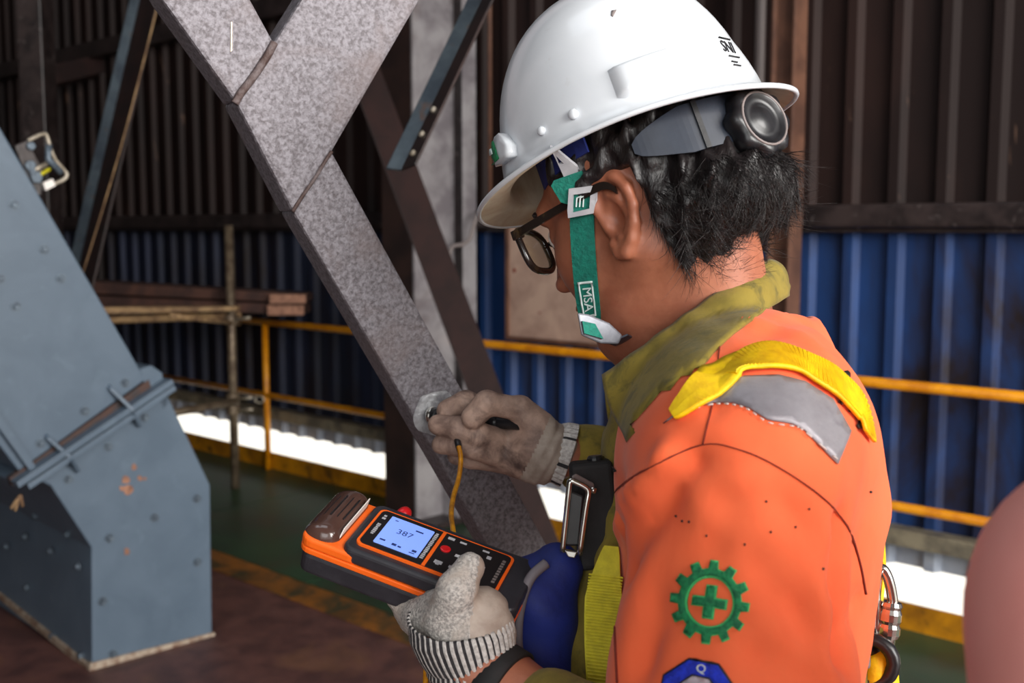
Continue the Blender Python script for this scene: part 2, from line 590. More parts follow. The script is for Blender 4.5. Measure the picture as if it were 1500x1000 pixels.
def decal(name, loops, bv, m, parent, off=.0012, step=8, thick=.0012, fall=None):
    """a patch sewn on a surface: outline loops in the frame, laid on the surface they meet"""
    vs, fs = flat_mesh(loops, step)
    V = []
    for x, y in vs:
        p, n = shoot(bv, x, y, fall)
        V.append(p + n * off)
    o = mesh(name, (V, fs), m, parent, smooth=True)
    return thicken(o, thick)


def thicken(o, t):
    md = o.modifiers.new('solid', 'SOLIDIFY'); md.thickness = t; md.offset = 0
    return o


def strip_loop(pts, w):
    pts = np.asarray(pts, float)
    T = np.gradient(pts, axis=0); T /= np.linalg.norm(T, axis=1)[:, None]
    n = np.stack([-T[:, 1], T[:, 0]], 1)
    return np.vstack([pts + n * w / 2, (pts - n * w / 2)[::-1]])

# ================================================================== THE SETTING
W0 = np.array([0, 5.7, 0.0])                 # foot of the guard rail, straight ahead
WD = nrm((1735, -1608, 0))                   # along the wall, towards the open bay
WN = np.array([WD[1], -WD[0], 0.0])          # from the wall into the hall
if WN[1] > 0: WN = -WN


def W(s, t, z):                              # s along the wall, t out of the wall, z up
    return W0 + s * WD + t * WN + np.array([0, 0, z])


def S_of(px, py=500, t=0.0):                 # place on the wall plane t seen at a picture point
    p = hit(px, py, W0 + t * WN, WN)
    return (p - W0) @ WD, p[2]


def wbox(s0, s1, t0, t1, z0, z1):
    return box(W((s0 + s1) / 2, (t0 + t1) / 2, (z0 + z1) / 2), WD, WN, Z3, (s1 - s0) / 2, (t1 - t0) / 2, (z1 - z0) / 2)


fl = mesh('floor', wbox(-9, 8, 1.30, 9, -.12, 0), M['rust_floor'])
tag(fl, kind='structure')
walk = mesh('floor_walkway', wbox(-9, 8, -.06, 1.30, -.12, -.004), M['col_dark'])
tag(walk, kind='structure')
for i in range(11):
    s0 = -8.6 + i * 1.42
    mesh('floor_plate', wbox(s0 + .006, s0 + 1.414, -.04, 1.28, -.004, .004), M['green_floor'], walk)
st = mesh('trim_1', wbox(-9, 8, 1.285, 1.46, 0, .003), M['stripe'])
tag(st, kind='structure')
cl = mesh('ceiling', wbox(-9, 8, -.5, 9, 5.0, 5.1), M['hall']); tag(cl, kind='structure')
wl = mesh('wall_left', wbox(-9.1, -9, -.5, 9, -.1, 5.0), M['hall']); tag(wl, kind='structure')
wr = mesh('wall_rear', wbox(-9, 4.2, 9, 9.1, -.1, 5.0), M['hall']); tag(wr, kind='structure')  # stops short, leaving an added gap for the rear fill
yard = mesh('ground_outside', wbox(-40, 40, -40, -.45, -.75, -.6), M['concrete']); tag(yard, kind='structure')


def corrugated(s0, s1, t, z0, z1, pitch=.195, phase=.03, depth=.034):
    pts = []
    k0 = math.floor((s0 - phase) / pitch) - 1
    k1 = math.ceil((s1 - phase) / pitch) + 1
    for k in range(k0, k1 + 1):
        b = phase + k * pitch
        for ds, dt in ((-.045, 0), (-.025, depth), (.015, depth), (.035, 0)):
            pts.append((b + ds, t + dt))
    pts = [p for p in pts if s0 <= p[0] <= s1]
    V = []
    for s, tt in pts: V += [W(s, tt, z0), W(s, tt, z1)]
    F = [[2 * i, 2 * i + 2, 2 * i + 3, 2 * i + 1] for i in range(len(pts) - 1)]
    return V, F


wb_ = root('wall_back', None, None, W(0, -.2, 0)); tag(wb_, kind='structure')
for i in range(14):
    s0 = -9 + i * 1.17
    a = mesh('lower_sheet', corrugated(s0 - .03, s0 + 1.2, -.19 + .002 * (i % 2), .34, 1.66), M['shaded_blue_clad'] if i < 7 else M['blue_clad'], wb_); thicken(a, .002)
    a = mesh('upper_sheet', corrugated(s0 - .03, s0 + 1.2, -.17 + .002 * (i % 2), 1.62, 5.0), M['brown_clad'], wb_); thicken(a, .002)
    a = mesh('sheet_foot', corrugated(s0 - .03, s0 + 1.2, -.20 + .002 * (i % 2), .205, .36), M['lit_clad_foot'], wb_); thicken(a, .002)
# screws rows near the seam of the upper sheets
gb = mesh('trim_2', wbox(-9, 8, -.16, -.04, 1.605, 1.70), M['dark_beam'], bevel=.012); tag(gb, kind='structure')
lb = mesh('trim_3', wbox(-9, 8, -.155, -.07, .315, .385), M['ledge'], bevel=.006); tag(lb, kind='structure')
lip = mesh('trim_4', wbox(-9, 8, -.15, -.09, 1.585, 1.605), M['dark_beam']); tag(lip, kind='structure')
toe = mesh('trim_5', wbox(-9, 8, -.012, .0, 0, .112), M['toe_yellow']); tag(toe, kind='structure')
for z in (2.95, 4.2):
    gx = mesh('trim_6', wbox(-9, 8, -.13, -.02, z, z + .12), M['dark_beam']); tag(gx, kind='structure')

# guard rail
gr = root('guard_rail', 'yellow tubular steel guard rail running along the corrugated wall', 'railing', W(0, .03, 0))
mesh('top_rail', tube([W(-9, .03, .99), W(8, .03, .99)], .0215, 14), M['yellow'], gr, smooth=True)
mesh('mid_rail', tube([W(-9, .03, .505), W(8, .03, .505)], .0195, 14), M['yellow'], gr, smooth=True)
s390 = S_of(390, 560, .03)[0]
for s in (s390 - 2.3, s390, s390 + 1.85 * 2 + 2.6):
    mesh('post', tube([W(s, .03, 0), W(s, .03, .985)], .021, 12), M['yellow'], gr, smooth=True)


# ------------------------------------------------------------------ columns
def h_column(name, label, s, t, half, dep, fl_t, z1, m1, m2, base=True):
    r = root(name, label, 'column', W(s, t, 0))
    mesh('flange', wbox(s - half, s - half + fl_t, t - dep, t + dep, 0, z1), m1, r, bevel=.002)
    mesh('flange', wbox(s + half - fl_t, s + half, t - dep, t + dep, 0, z1), m1, r, bevel=.002)
    mesh('web', wbox(s - half + fl_t, s + half - fl_t, t - .006, t + .006, 0, z1), m2, r)
    if base:
        mesh('base_plate', wbox(s - half - .09, s + half + .09, t - dep - .04, t + dep + .06, 0.004, .03), M['dark_beam'], r, bevel=.004)
    return r


sc1 = S_of(1150, 300, .16)[0]
h_column('steel_column', 'brown H-section steel column rising behind the white hard hat', sc1, .16, .052, .05, .012, 5.0, M['col_brown'], M['col_brown'])
tb = S_of(1108, 60, .03)[0]
mesh('column_pipe', tube([W(tb, .0, .02), W(tb, .0, 5.0)], .022, 12), M['conduit'], None, smooth=True)
tag(bpy.context.scene.objects['column_pipe'], 'thin grey vertical pipe beside the brown column behind the hard hat', 'pipe')

# box column in the middle: light painted in, dark on the hall face, pale on the bay face
cs0, cs1 = S_of(566, 640, .30)[0], S_of(607, 640, .30)[0]
bc = root('box_column', 'tall grey-sided box column standing at the guard rail behind the diagonal brace', 'column', W(cs1, .15, 0))
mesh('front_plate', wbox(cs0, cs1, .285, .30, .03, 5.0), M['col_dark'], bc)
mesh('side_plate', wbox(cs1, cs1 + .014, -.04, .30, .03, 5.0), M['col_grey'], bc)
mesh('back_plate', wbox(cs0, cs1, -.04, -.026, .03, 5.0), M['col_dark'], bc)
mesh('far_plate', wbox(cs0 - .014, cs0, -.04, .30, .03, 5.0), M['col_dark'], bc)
mesh('base_plate', wbox(cs0 - .05, cs1 + .16, -.04, .36, .004, .035), M['dark_beam'], bc, bevel=.004)
mesh('stiffener', prism([W(cs1 + .014, .1, .035), W(cs1 + .15, .1, .035), W(cs1 + .014, .1, .22)], WN * .012), M['col_grey'], bc)
s2 = S_of(668, 250, -.02)[0]
h_column('slim_column', 'slim grey channel post just right of the box column', s2 + .05, .0, .075, .05, .01, 5.0, M['col_grey'], M['dark_beam'])
s3 = S_of(710, 150, -.05)[0]
ca = mesh('cable_run', tube([W(s3, -.09, 1.7), W(s3, -.09, 5.0)], .012, 8), M['col_brown'], smooth=True)
tag(ca, 'thin rusty brown conduit running up the wall left of the hard hat', 'pipe')

# conduit bend
cd = mesh('conduit_bend', tube(spline([P(722, 308, 5.75), P(702, 312, 5.75), P(694, 330, 5.75), P(688, 350, 5.75), P(676, 358, 5.75),
                                       P(662, 362, 5.75), P(658, 382, 5.75), P(659, 400, 5.75)], 6), .011, 8), M['conduit'], smooth=True)
tag(cd, 'grey S-bent conduit between the slim post and the hard hat visor', 'pipe')
# notice board on the rail
b0, bz1 = S_of(743, 315, -.02); b1 = S_of(925, 400, -.02)[0]
br = root('wall_board', 'stained pale beige board hung above the rail behind the face', 'board', W((b0 + b1) / 2, -.02, 1.03))
mesh('panel', wbox(b0 + .02, b1 - .02, -.03, -.015, 1.04, 1.70), M['board'], br)
for a in ((b0, b0 + .022, 1.02, 1.72), (b1 - .022, b1, 1.02, 1.72)):
    mesh('frame_bar', wbox(a[0], a[1], -.035, -.004, a[2], a[3]), M['col_brown'], br)
for z in (1.02, 1.70):
    mesh('frame_bar', wbox(b0 + .022, b1 - .022, -.035, -.004, z, z + .02), M['col_brown'], br)
for px, py, r_ in ((753, 396, .012), (790, 458, .006), (820, 400, .005)):
    s, z = S_of(px, py, -.014)
    mesh('stain_spot', lathe([(r_, 0), (r_ * .8, .002)], W(s, -.015, z), WN, 10), M['seam'], br)
# small yellow and red fixture on the column
bq = P(592, 372, 6.0)
bn = root('warning_beacon', 'small yellow-topped red beacon on the dark column behind the brace', 'beacon', bq - np.array([0, 0, .1]))
mesh('housing', lathe([(.045, -.1), (.05, -.02), (.05, .02)], bq, Z3, 16), M['beacon_r'], bn, smooth=True)
mesh('cap', lathe([(.065, .02), (.07, .04), (.06, .07), (.03, .095)], bq, Z3, 16), M['beacon_y'], bn, smooth=True)
mesh('bracket', box(bq + WN * -.1 - Z3 * .06, WD, WN, Z3, .02, .08, .01), M['col_dark'], bn)


# ------------------------------------------------------------------ slanting members behind
def angle_iron(name, label, A, B, e1, e2, w1, w2, th=.008, m1=None, m2=None, holes=False):
    A, B = np.asarray(A), np.asarray(B)
    ax = nrm(B - A); e1 = nrm(e1 - ax * (ax @ e1)); e2 = nrm(e2 - ax * (ax @ e2))
    r = root(name, label, 'angle iron', A)
    L_ = np.linalg.norm(B - A)
    mesh('leg_plate', box(A + ax * L_ / 2 + e1 * w1 / 2, ax, e1, np.cross(ax, e1), L_ / 2, w1 / 2, th / 2), m1, r, bevel=.002)
    mesh('leg_plate', box(A + ax * L_ / 2 + e2 * w2 / 2, ax, e2, np.cross(ax, e2), L_ / 2, w2 / 2, th / 2), m2, r, bevel=.002)
    if holes:
        n_ = nrm(np.cross(ax, e2))
        if n_ @ (A - CAM) > 0: n_ = -n_
        for k in (.035, .085, .15):
            mesh('bolt', lathe([(.007, 0), (.007, .004), (.004, .006)], A + ax * k + e2 * w2 * .45 + n_ * th / 2, n_, 10), M['galv'], r)
    return r


A_ = P(588, 250, 2.2); B_ = P(735, -60, 2.45)
angle_iron('hanging_angle', 'blue-grey steel angle with bolt holes ending in mid-air left of the hard hat', A_, B_,
           np.array([-1, .1, -.35]), np.array([1, -.9, .5]), .036, .05, .006, M['angle'], M['angle_dark'], True)
A_ = P(98, 470, 5.2); B_ = P(222, -70, 5.4)
angle_iron('slanting_angle', 'dark grey steel angle slanting up behind the blue-grey chute', A_, B_,
           np.array([-1, -.1, .0]), np.array([1, -.8, 0]), .05, .16, .012, M['angle'], M['angle_dark'])
# brown brace behind the main one
A_ = P(545, 130, 4.6); B_ = P(815, 850, 4.2)
ax_ = nrm(B_ - A_); wv = nrm(np.cross(ax_, WN))
bb = root('brown_brace', 'plain dark brown diagonal brace parallel to and behind the speckled grey one', 'brace', B_)
L_ = np.linalg.norm(B_ - A_)
mesh('face_plate', box((A_ + B_) / 2, ax_, nrm(np.cross(ax_, FWD)), np.cross(ax_, nrm(np.cross(ax_, FWD))), L_ / 2 + .6, .062, .006), M['brown_steel'], bb)
sd = nrm(np.cross(ax_, FWD))
if sd[0] > 0: sd = -sd
mesh('side_plate', box((A_ + B_) / 2 + sd * .062 + FWD * .06, ax_, sd, np.cross(ax_, sd), L_ / 2 + .6, .005, .06), M['col_dark'], bb)
# beams far left
fb = mesh('cross_beam', prism([P(60, 128, 8.4), P(330, 62, 9.6), P(330, 40, 9.6), P(60, 98, 8.4)], (0, .12, 0)), M['brown_steel'])
tag(fb, 'dim brown cross beam high behind the slanting angle at upper left', 'beam')
gp = mesh('grey_stanchion', merge(abox(*(lambda a, b: (a[0], b[0], a[1], a[1] + .2, 0, 3.4))(P(35, 300, 6.6), P(72, 300, 6.6)))), M['dark_beam'], bevel=.01)
tag(gp, 'dark grey stanchion standing behind the chute at far left', 'column')
bp_ = P(84, 300, 6.9)
pp = mesh('blue_slit', tube([(bp_[0], bp_[1], 0), (bp_[0], bp_[1], 5)], .026, 12), M['blueslit'], smooth=True)  # stands in for blue light showing through a gap in the cladding
tag(pp, 'narrow bright blue strip built for light through a gap at far left', 'pipe')
wire = mesh('stay_wire', tube(spline([P(238, -20, 5.0), P(180, 205, 5.05), P(122, 398, 5.1)], 10), .004, 6), M['wood_pale'], smooth=True)
tag(wire, 'thin pale stay wire beside the slanting angle at left', 'wire')

# ------------------------------------------------------------------ scaffold
pz = PF(345, 716)
scf = root('scaffold', 'rusty scaffold pole with couplers and pipes left of the yellow post', 'scaffold', pz)
px_, py_ = pz[0], pz[1]
mesh('upright', tube([(px_, py_, 0), (px_, py_, 1.62)], .026, 14), M['scaf'], scf, smooth=True)
dU = py_ / FWD[1]


def at_y(px, py, y):
    r = ray(px, py); t = (y - CAM[1]) / r[1]
    return CAM + t * r


mesh('transom', tube([at_y(95, 470, py_ - .5), at_y(352, 462, py_ + .05)], .024, 12), M['wood_pale'], scf, smooth=True)
mesh('ledger', tube([at_y(250, 462, py_ - .9), at_y(350, 474, py_ + .1)], .014, 10), M['wood_pale'], scf, smooth=True)
mesh('ledger', tube([at_y(215, 611, py_ - .6), at_y(345, 588, py_ - .04)], .024, 12), M['scaf'], scf, smooth=True)
for yy in (467, 583, 600):
    c = at_y(345, yy, py_ - .0)
    cp = mesh('coupler', lathe([(.036, -.03), (.044, -.024), (.044, .024), (.036, .03)], (px_, py_, c[2]), Z3, 12), M['scaf'], scf, bevel=.003)
    mesh('coupler_bolt', tube([(px_ + .03, py_ - .03, c[2]), (px_ + .13, py_ - .05, c[2] + .012)], .009, 8), M['galv'], cp, smooth=True)
ringc = at_y(380, 585, py_ - .05)
mesh('wing_nut', tube([ringc + np.array([.028 * math.cos(a), 0, .02 * math.sin(a)]) for a in np.linspace(0, 2 * math.pi, 14)[:-1]], .006, 6, closed=True), M['galv'], scf, smooth=True)
# planks on the scaffold
for k, (pl, l0, l1, r0, r1) in enumerate((('dark scaffold plank with sawn pale end, upper of the two', (90, 410), (90, 428), (447, 431), (447, 444)),
                                          ('dark scaffold plank with sawn pale end, lower of the two', (90, 431), (90, 449), (444, 447), (444, 461)))):
    yb, ye = py_ + .30, py_ + .07
    a, b = at_y(l0[0], l0[1], yb), at_y(l1[0], l1[1], yb)
    c, d = at_y(r0[0], r0[1], ye), at_y(r1[0], r1[1], ye)
    o_ = root('scaffold_plank', pl, 'plank', b, 'planks on the scaffold')
    wv = np.array([-.20, -.06, 0.0]); wz = np.array([.0, .26, 0.0])
    mesh('board', prism([a, c, d, b], wz), M['wood'], o_, bevel=.004)
    e0 = c + np.array([.001, 0, 0]); e1 = d + np.array([.001, 0, 0])
    sh = np.array([-.21, -.035, 0])
    mesh('sawn_end', prism([c + sh + (0, -.001, 0), c + (.003, -.002, 0), d + (.003, -.002, 0), d + sh + (0, -.001, 0)], (0, .03, 0)), M['wood_end'], o_)
o_ = mesh('batten', prism([at_y(150, 450, py_ - .52), at_y(346, 449, py_ - .17), at_y(346, 455, py_ - .17), at_y(150, 460, py_ - .52)], (0, .1, 0)), M['wood_pale'], bevel=.003)
tag(o_, 'pale weathered batten lying under the dark scaffold planks', 'plank')

# ------------------------------------------------------------------ blue-grey chute at left
CA, CB = PF(135, 980), PF(311, 930)
cu = nrm(CB - CA); cn = np.array([cu[1], -cu[0], 0])
if cn[1] > 0: cn = -cn
ch = root('chute', 'large blue-grey painted steel chute with bolted cover plates at left', 'chute', CA)


def C(px, py, o=0.0):
    return hit(px, py, CA + cn * o, cn)


low = [C(135, 980), C(311, 930), C(308, 710), C(252, 592), C(232, 556), C(28, 690), C(75, 712), C(134, 802)]
back = -cn * 1.1
mesh('lower_body', prism(low, back), M['chute'], ch, bevel=.006)
upp = [C(28, 690), C(214, 556), C(0, 186), C(-200, -160), C(-420, -160), C(-60, 575)]
mesh('upper_body', prism(upp, back), M['chute'], ch, bevel=.006)
lipp = [C(-60, 545, .03), C(52, 700, .03), C(60, 694, .03), C(-50, 536, .03)]
mesh('edge_lip', prism(lipp, -cn * .06), M['chute'], ch)
# flange pair, rusty seal, fins
mesh('rust_seal', prism([C(18, 712, .004), C(222, 570, .004), C(218, 556, .004), C(14, 700, .004)], -cn * .05 + cn * .02), M['seal'], ch)
mesh('flange', prism([C(28, 715, .06), C(256, 562, .06), C(252, 555, .06), C(24, 707, .06)], -cn * 1.0), M['chute'], ch, bevel=.002)
mesh('flange', prism([C(44, 717, .06), C(259, 571, .06), C(256, 564, .06), C(40, 710, .06)], -cn * 1.0), M['chute'], ch, bevel=.002)
mesh('end_plate', prism([C(205, 540, .0), C(222, 535, .0), C(238, 546, .0), C(240, 560, .0), C(215, 572, .0)], -cn * .2), M['chute'], ch, bevel=.003)
mesh('end_plate', prism([C(232, 580, .0), C(244, 574, .0), C(246, 592, .0), C(238, 603, .0)], -cn * .2), M['chute'], ch, bevel=.003)
for a, b in (((68, 634), (103, 667)), ((160, 562), (195, 598))):
    mesh('fin', prism([C(a[0], a[1], .0), C(b[0], b[1], .0), C(b[0] + 2, b[1] + 1, .07), C(a[0] + 4, a[1] + 5, .02)], nrm(np.cross(C(*b) - C(*a), cn)) * .012), M['chute'], ch)
for a, b in (((108, 672), (118, 690)), ((198, 604), (208, 624))):
    mesh('fin', prism([C(a[0], a[1], .0), C(b[0], b[1], .0), C(b[0], b[1], .02), C(a[0], a[1], .07)], nrm(np.cross(C(*b) - C(*a), cn)) * .012), M['chute'], ch)
hexp = lathe([(.0115, 0), (.0115, .008), (.0085, .012)], (0, 0, 0), cn, 6)
wash = lathe([(.017, 0), (.017, .003)], (0, 0, 0), cn, 14)
bolt_v, bolt_f = merge(hexp, wash)
for x, y in ((64, 365), (89, 408), (23, 449), (0, 408), (183, 561), (124, 602), (59, 649), (212, 611), (158, 654), (100, 702),
             (288, 730), (226, 758), (160, 788), (289, 823), (165, 958), (150, 880), (20, 300)):
    mesh('bolt', (bolt_v + C(x, y, .001), bolt_f), M['bolt'], ch)
sideN = -cu
for i, (x, y) in enumerate(((52, 756), (37, 786), (100, 783), (74, 807), (115, 830), (78, 931), (40, 860), (10, 800), (120, 960))):
    p = hit(x, y, CA, sideN)
    mesh('bolt', lathe([(.018, 0), (.018, .004), (.011, .005), (.011, .014)], p, sideN, 8), M['bolt'], ch)
mesh('worn_foot', prism([C(131, 984, .012), C(316, 936, .012), C(316, 926, .012), C(133, 972, .012)], -cn * .03), M['chute_worn'], ch, bevel=.004)
mesh('worn_foot', prism([hit(135, 984, CA, sideN), hit(0, 874, CA, sideN), hit(0, 866, CA, sideN), hit(135, 974, CA, sideN)], sideN * .012), M['chute_worn'], ch)
for x, y, r_ in ((196, 684, .008), (184, 703, .01), (188, 718, .012), (178, 715, .006), (205, 700, .006), (186, 808, .008), (212, 701, .004)):
    a = [C(x + r_ * 700 * math.cos(t) * random.uniform(.6, 1.2), y + r_ * 700 * math.sin(t) * random.uniform(.6, 1.2), .0015) for t in np.linspace(0, 6.28, 9)[:-1]]
    mesh('rust_chip', prism(a, cn * .001), M['angle_shaded2'] if 'angle_shaded2' in M else M['wood_end'], ch)
for q in (((25, 735), (30, 725), (33, 742)), ((16, 745), (28, 728), (22, 748))):
    mesh('rope_end', tube(spline([C(*p, .05) for p in q], 4), .005, 6), M['wood_pale'], ch, smooth=True)
# wire loop latch
lt = root('wire_latch', 'bent steel wire loop latch with small rods on the chute edge', 'latch', C(60, 260, -.05))


def Lp(x, y, o=-.06): return C(x, y, o)


mesh('wire_loop', tube(spline([Lp(41, 206), Lp(55, 199), Lp(65, 196), Lp(69, 200), Lp(75, 220), Lp(82, 235), Lp(94, 249), Lp(98, 256), Lp(93, 263), Lp(78, 270), Lp(68, 277)], 5), .007, 8), M['galv'], lt, smooth=True)
mesh('arm', tube([Lp(72, 212), Lp(70, 232), Lp(90, 253)], .012, 8), M['bolt'], lt, smooth=True)
mesh('rod', tube([Lp(44, 252), Lp(68, 240)], .008, 8), M['galv'], lt, smooth=True)
mesh('rod', tube([Lp(50, 262), Lp(73, 247)], .006, 8), M['web_l'], lt, smooth=True)
for x, y, r_ in ((43, 243, .02), (46, 252, .014), (52, 260, .022), (44, 214, .016)):
    mesh('nut', lathe([(r_, -.015), (r_, .015)], Lp(x, y), cn, 6), M['bolt'], lt, bevel=.003)
mesh('tag_plate', prism([Lp(60, 268), Lp(74, 262), Lp(78, 272), Lp(64, 279)], cn * .02), M['paper'], lt)
mesh('latch_base', prism([Lp(22, 214), Lp(40, 206), Lp(62, 250), Lp(60, 285), Lp(50, 285)], -cn * .05), M['dark_beam'], lt)

# ------------------------------------------------------------------ main speckled brace (Y joint)
BQ = P(640, 620, 1.25)
BE = nrm((-.5, .87, 0))                        # away from the camera, into the brace


def B(px, py, o=0.0):
    return hit(px, py, BQ - BE * o, BE)


ms = root('steel_brace', 'speckled grey steel Y-shaped diagonal brace being tested by the worker', 'brace', B(760, 820))
th = BE * .045
lowm = [B(430, 311), B(487, 222), B(803, 800), B(960, 1090), B(905, 1130), B(640, 668)]
mesh('lower_arm', prism(lowm, th), M['brace'], ms, bevel=.004)
mid = [B(346, 150, .001), B(372, 108, .001), B(402, 62, .001), B(446, -8, .001), B(1340, -1500, .001), B(1500, -1500, .001), B(592, 40, .001), B(487, 222, .001), B(430, 311, .001)]
mesh('joint_arm', prism(mid, th + BE * .002), M['brace'], ms, bevel=.004)
upl = [B(346, 150), B(402, 62), B(368, 0), B(-487, -1500), B(-662, -1500), B(238, 0)]
mesh('upper_arm', prism(upl, th), M['brace'], ms, bevel=.004)
for seg, r_ in (([(344, 151), (352, 138), (366, 117), (378, 100), (392, 82), (403, 62)], .0042), ([(430, 311), (444, 288), (462, 262), (476, 240), (487, 222)], .002)):
    mesh('weld_bead', tube(spline([B(x + random.uniform(-1.5, 1.5), y + random.uniform(-1.5, 1.5), .001) for x, y in seg], 6), r_, 8), M['weld'], ms, smooth=True)
mesh('chalk_mark', prism([B(338, 32, .0005), B(340, 32, .0005), B(340, 74, .0005), B(337.5, 76, .0005)], -BE * .0006), M['galv'], ms)
sp = [(B(636 + 30 * math.cos(a) * (1 + .1 * math.sin(3 * a)) + (8 if math.cos(a) > 0 else 0), 606 + 33 * math.sin(a) * (1 + .08 * math.cos(5 * a)), .0006)) for a in np.linspace(0, 2 * math.pi, 30)[:-1]]
sp = [p for p in sp]
mesh('ground_spot', prism(sp, -BE * .0008), M['ground'], ms)

# ================================================================== THE WORKER
# head frame: forward, left, up
YAW, NOD = math.radians(36), math.radians(23)
hf = np.array([-math.cos(YAW) * math.cos(NOD), math.sin(YAW) * math.cos(NOD), -math.sin(NOD)])
hu = np.array([-math.cos(YAW) * math.sin(NOD), math.sin(YAW) * math.sin(NOD), math.cos(NOD)])
hl = np.array([-math.sin(YAW), -math.cos(YAW), 0])
HR = np.stack([hf, hl, hu], 0)               # rows: local axes in the place
HO = P(905, 322, .93) - .072 * hl


def Hw(q): return HO + np.asarray(q, float) @ HR        # head frame -> place


def Hl(p): return (np.asarray(p, float) - HO) @ HR.T


NECK = P(1040, 520, 1.0)
NL = Hl(NECK)


def ear_prims(sg=1):
    def E(x, z, o=0):
        return np.array([x + .004, sg * (.0715 + .14 * (.014 - x) + o), z + .003])
    hel = [(.010, .002), (.013, .016), (.008, .029), (-.004, .0355), (-.017, .031), (-.0245, .018), (-.025, .002), (-.020, -.012), (-.012, -.024), (-.003, -.032), (.005, -.030), (.008, -.020)]
    rr = [.004, .0045, .0048, .0048, .0048, .0048, .0045, .0045, .005, .006, .005, .004]
    H = [(E(*hel[i]), E(*hel[i + 1]), rr[i], rr[i + 1]) for i in range(len(hel) - 1)]
    anti = [(-.004, .020), (-.013, .014), (-.0155, .0), (-.011, -.013), (-.003, -.017)]
    A = [(E(*anti[i], -.0005), E(*anti[i + 1], -.0005), .0038, .0038) for i in range(len(anti) - 1)]
    return H, A, E


def head_sdf(Q, neck=True):
    d = ell(Q, (-.006, 0, .052), (.100, .077, .090))
    d = smin(d, ell(Q, (.042, 0, -.018), (.060, .060, .086)), .03)
    for s in (1, -1):
        d = smin(d, rcone(Q, np.array([-.006, s * .050, -.030]), np.array([.066, s * .020, -.084]), .021, .018), .022)
        d = smin(d, ell(Q, (.058, s * .040, -.012), (.030, .024, .032)), .016)
    d = smin(d, ell(Q, (.076, 0, -.088), (.020, .024, .017)), .016)
    d = smin(d, rcone(Q, np.array([.086, -.034, .042]), np.array([.086, .034, .042]), .013, .013), .014)
    d = smin(d, rcone(Q, np.array([.096, 0, .030]), np.array([.111, 0, -.012]), .008, .0105), .010)
    for s in (1, -1):
        d = smin(d, ell(Q, (.106, s * .013, -.019), (.012, .008, .009)), .007)
        d = smax(d, -ell(Q, (.106, s * .033, .020), (.020, .018, .013)), .010)
        d = smin(d, ell(Q, (.080, s * .032, .019), (.0135, .0145, .0125)), .003)
    d = smin(d, ell(Q, (.096, 0, -.047), (.011, .024, .006)), .006)
    d = smin(d, ell(Q, (.093, 0, -.058), (.011, .020, .0065)), .006)
    if neck:
        d = smin(d, rcone(Q, np.array([-.030, 0, -.015]), NL, .056, .062), .028)
        d = smin(d, rcone(Q, np.array([.020, 0, -.065]), NL + np.array([.035, 0, .0]), .032, .05), .03)
    for s in (1, -1):
        H, A, E = ear_prims(s)
        c = E(-.006, .002, -.004)
        nx = nrm(np.array([.14, s * 1.0, 0])); ex = nrm(np.array([1, -s * .14, 0]))
        R = np.stack([ex, nx, np.array([0, 0, 1.0])], 1)
        e = ell(Q, c, (.0205, .0035, .033), R)
        e = smin(e, ell(Q, E(-.004, .0, -.010), (.017, .010, .026), R), .006)
        for p in H: e = smin(e, rcone(Q, *p), .003)
        for p in A: e = smin(e, rcone(Q, *p), .004)
        e = smax(e, -ell(Q, E(-.004, -.003, .006), (.0095, .011, .013), R), .004)
        e = smin(e, ell(Q, E(.0085, -.004, -.001), (.005, .004, .006), R), .003)
        e = smin(e, ell(Q, E(-.003, -.0285, 0), (.0085, .0045, .008), R), .004)
        d = smin(d, e, .003)
    return d


hv, hfc = solid(head_sdf, (-.17, -.115, -.24), (.14, .115, .15), .0026)
hw = hv @ HR + HO

# skeleton points
SHL, ELL_, WRL = P(1082, 690, .80), P(1062, 1225, .78), P(700, 985, .885)
SHR, ELR, WRR = P(1010, 640, 1.19), P(985, 745, 1.36), P(838, 668, 1.20)
HIP = P(1085, 1290, 1.0)
hx, hy = HIP[0], HIP[1]
hz = HIP[2]
LEGL = [np.array([hx - .01, hy - .10, .90]), np.array([hx - .04, hy - .12, .50]), np.array([hx + .0, hy - .13, .09])]
LEGR = [np.array([hx - .01, hy + .10, .90]), np.array([hx - .05, hy + .13, .50]), np.array([hx - .01, hy + .15, .09])]
body_pr = [(P(1095, 640, .93), np.array([hx, hy - .05, .98]), .085, .10), (P(1075, 640, 1.07), np.array([hx, hy + .05, .98]), .085, .10),
           (NECK, P(1085, 640, .92), .055, .06), (NECK, P(1060, 640, 1.1), .055, .06),
           (P(1085, 640, .92), SHL, .055, .05), (SHL, ELL_, .05, .042), (ELL_, WRL, .042, .0285), (WRL, P(672, 912, .885), .0285, .03),
           (P(1060, 640, 1.1), SHR, .055, .05), (SHR, ELR, .045, .034), (ELR, WRR, .032, .020), (WRR, P(770, 640, 1.2), .020, .018)]
for lg in (LEGL, LEGR):
    body_pr += [(lg[0], lg[1], .085, .06), (lg[1], lg[2], .058, .04), (lg[2], lg[2] + np.array([-.13, .0, -.045]), .035, .03)]


def bounds(pr, pad=.02):
    lo, hi = np.full(3, 9e9), np.full(3, -9e9)
    for p in pr:
        if len(p) == 4:
            for c, r in ((p[0], p[2]), (p[1], p[3])):
                lo = np.minimum(lo, np.asarray(c) - r); hi = np.maximum(hi, np.asarray(c) + r)
        else:
            lo = np.minimum(lo, np.asarray(p[0]) - np.max(p[1])); hi = np.maximum(hi, np.asarray(p[0]) + np.max(p[1]))
    return lo - pad, hi + pad


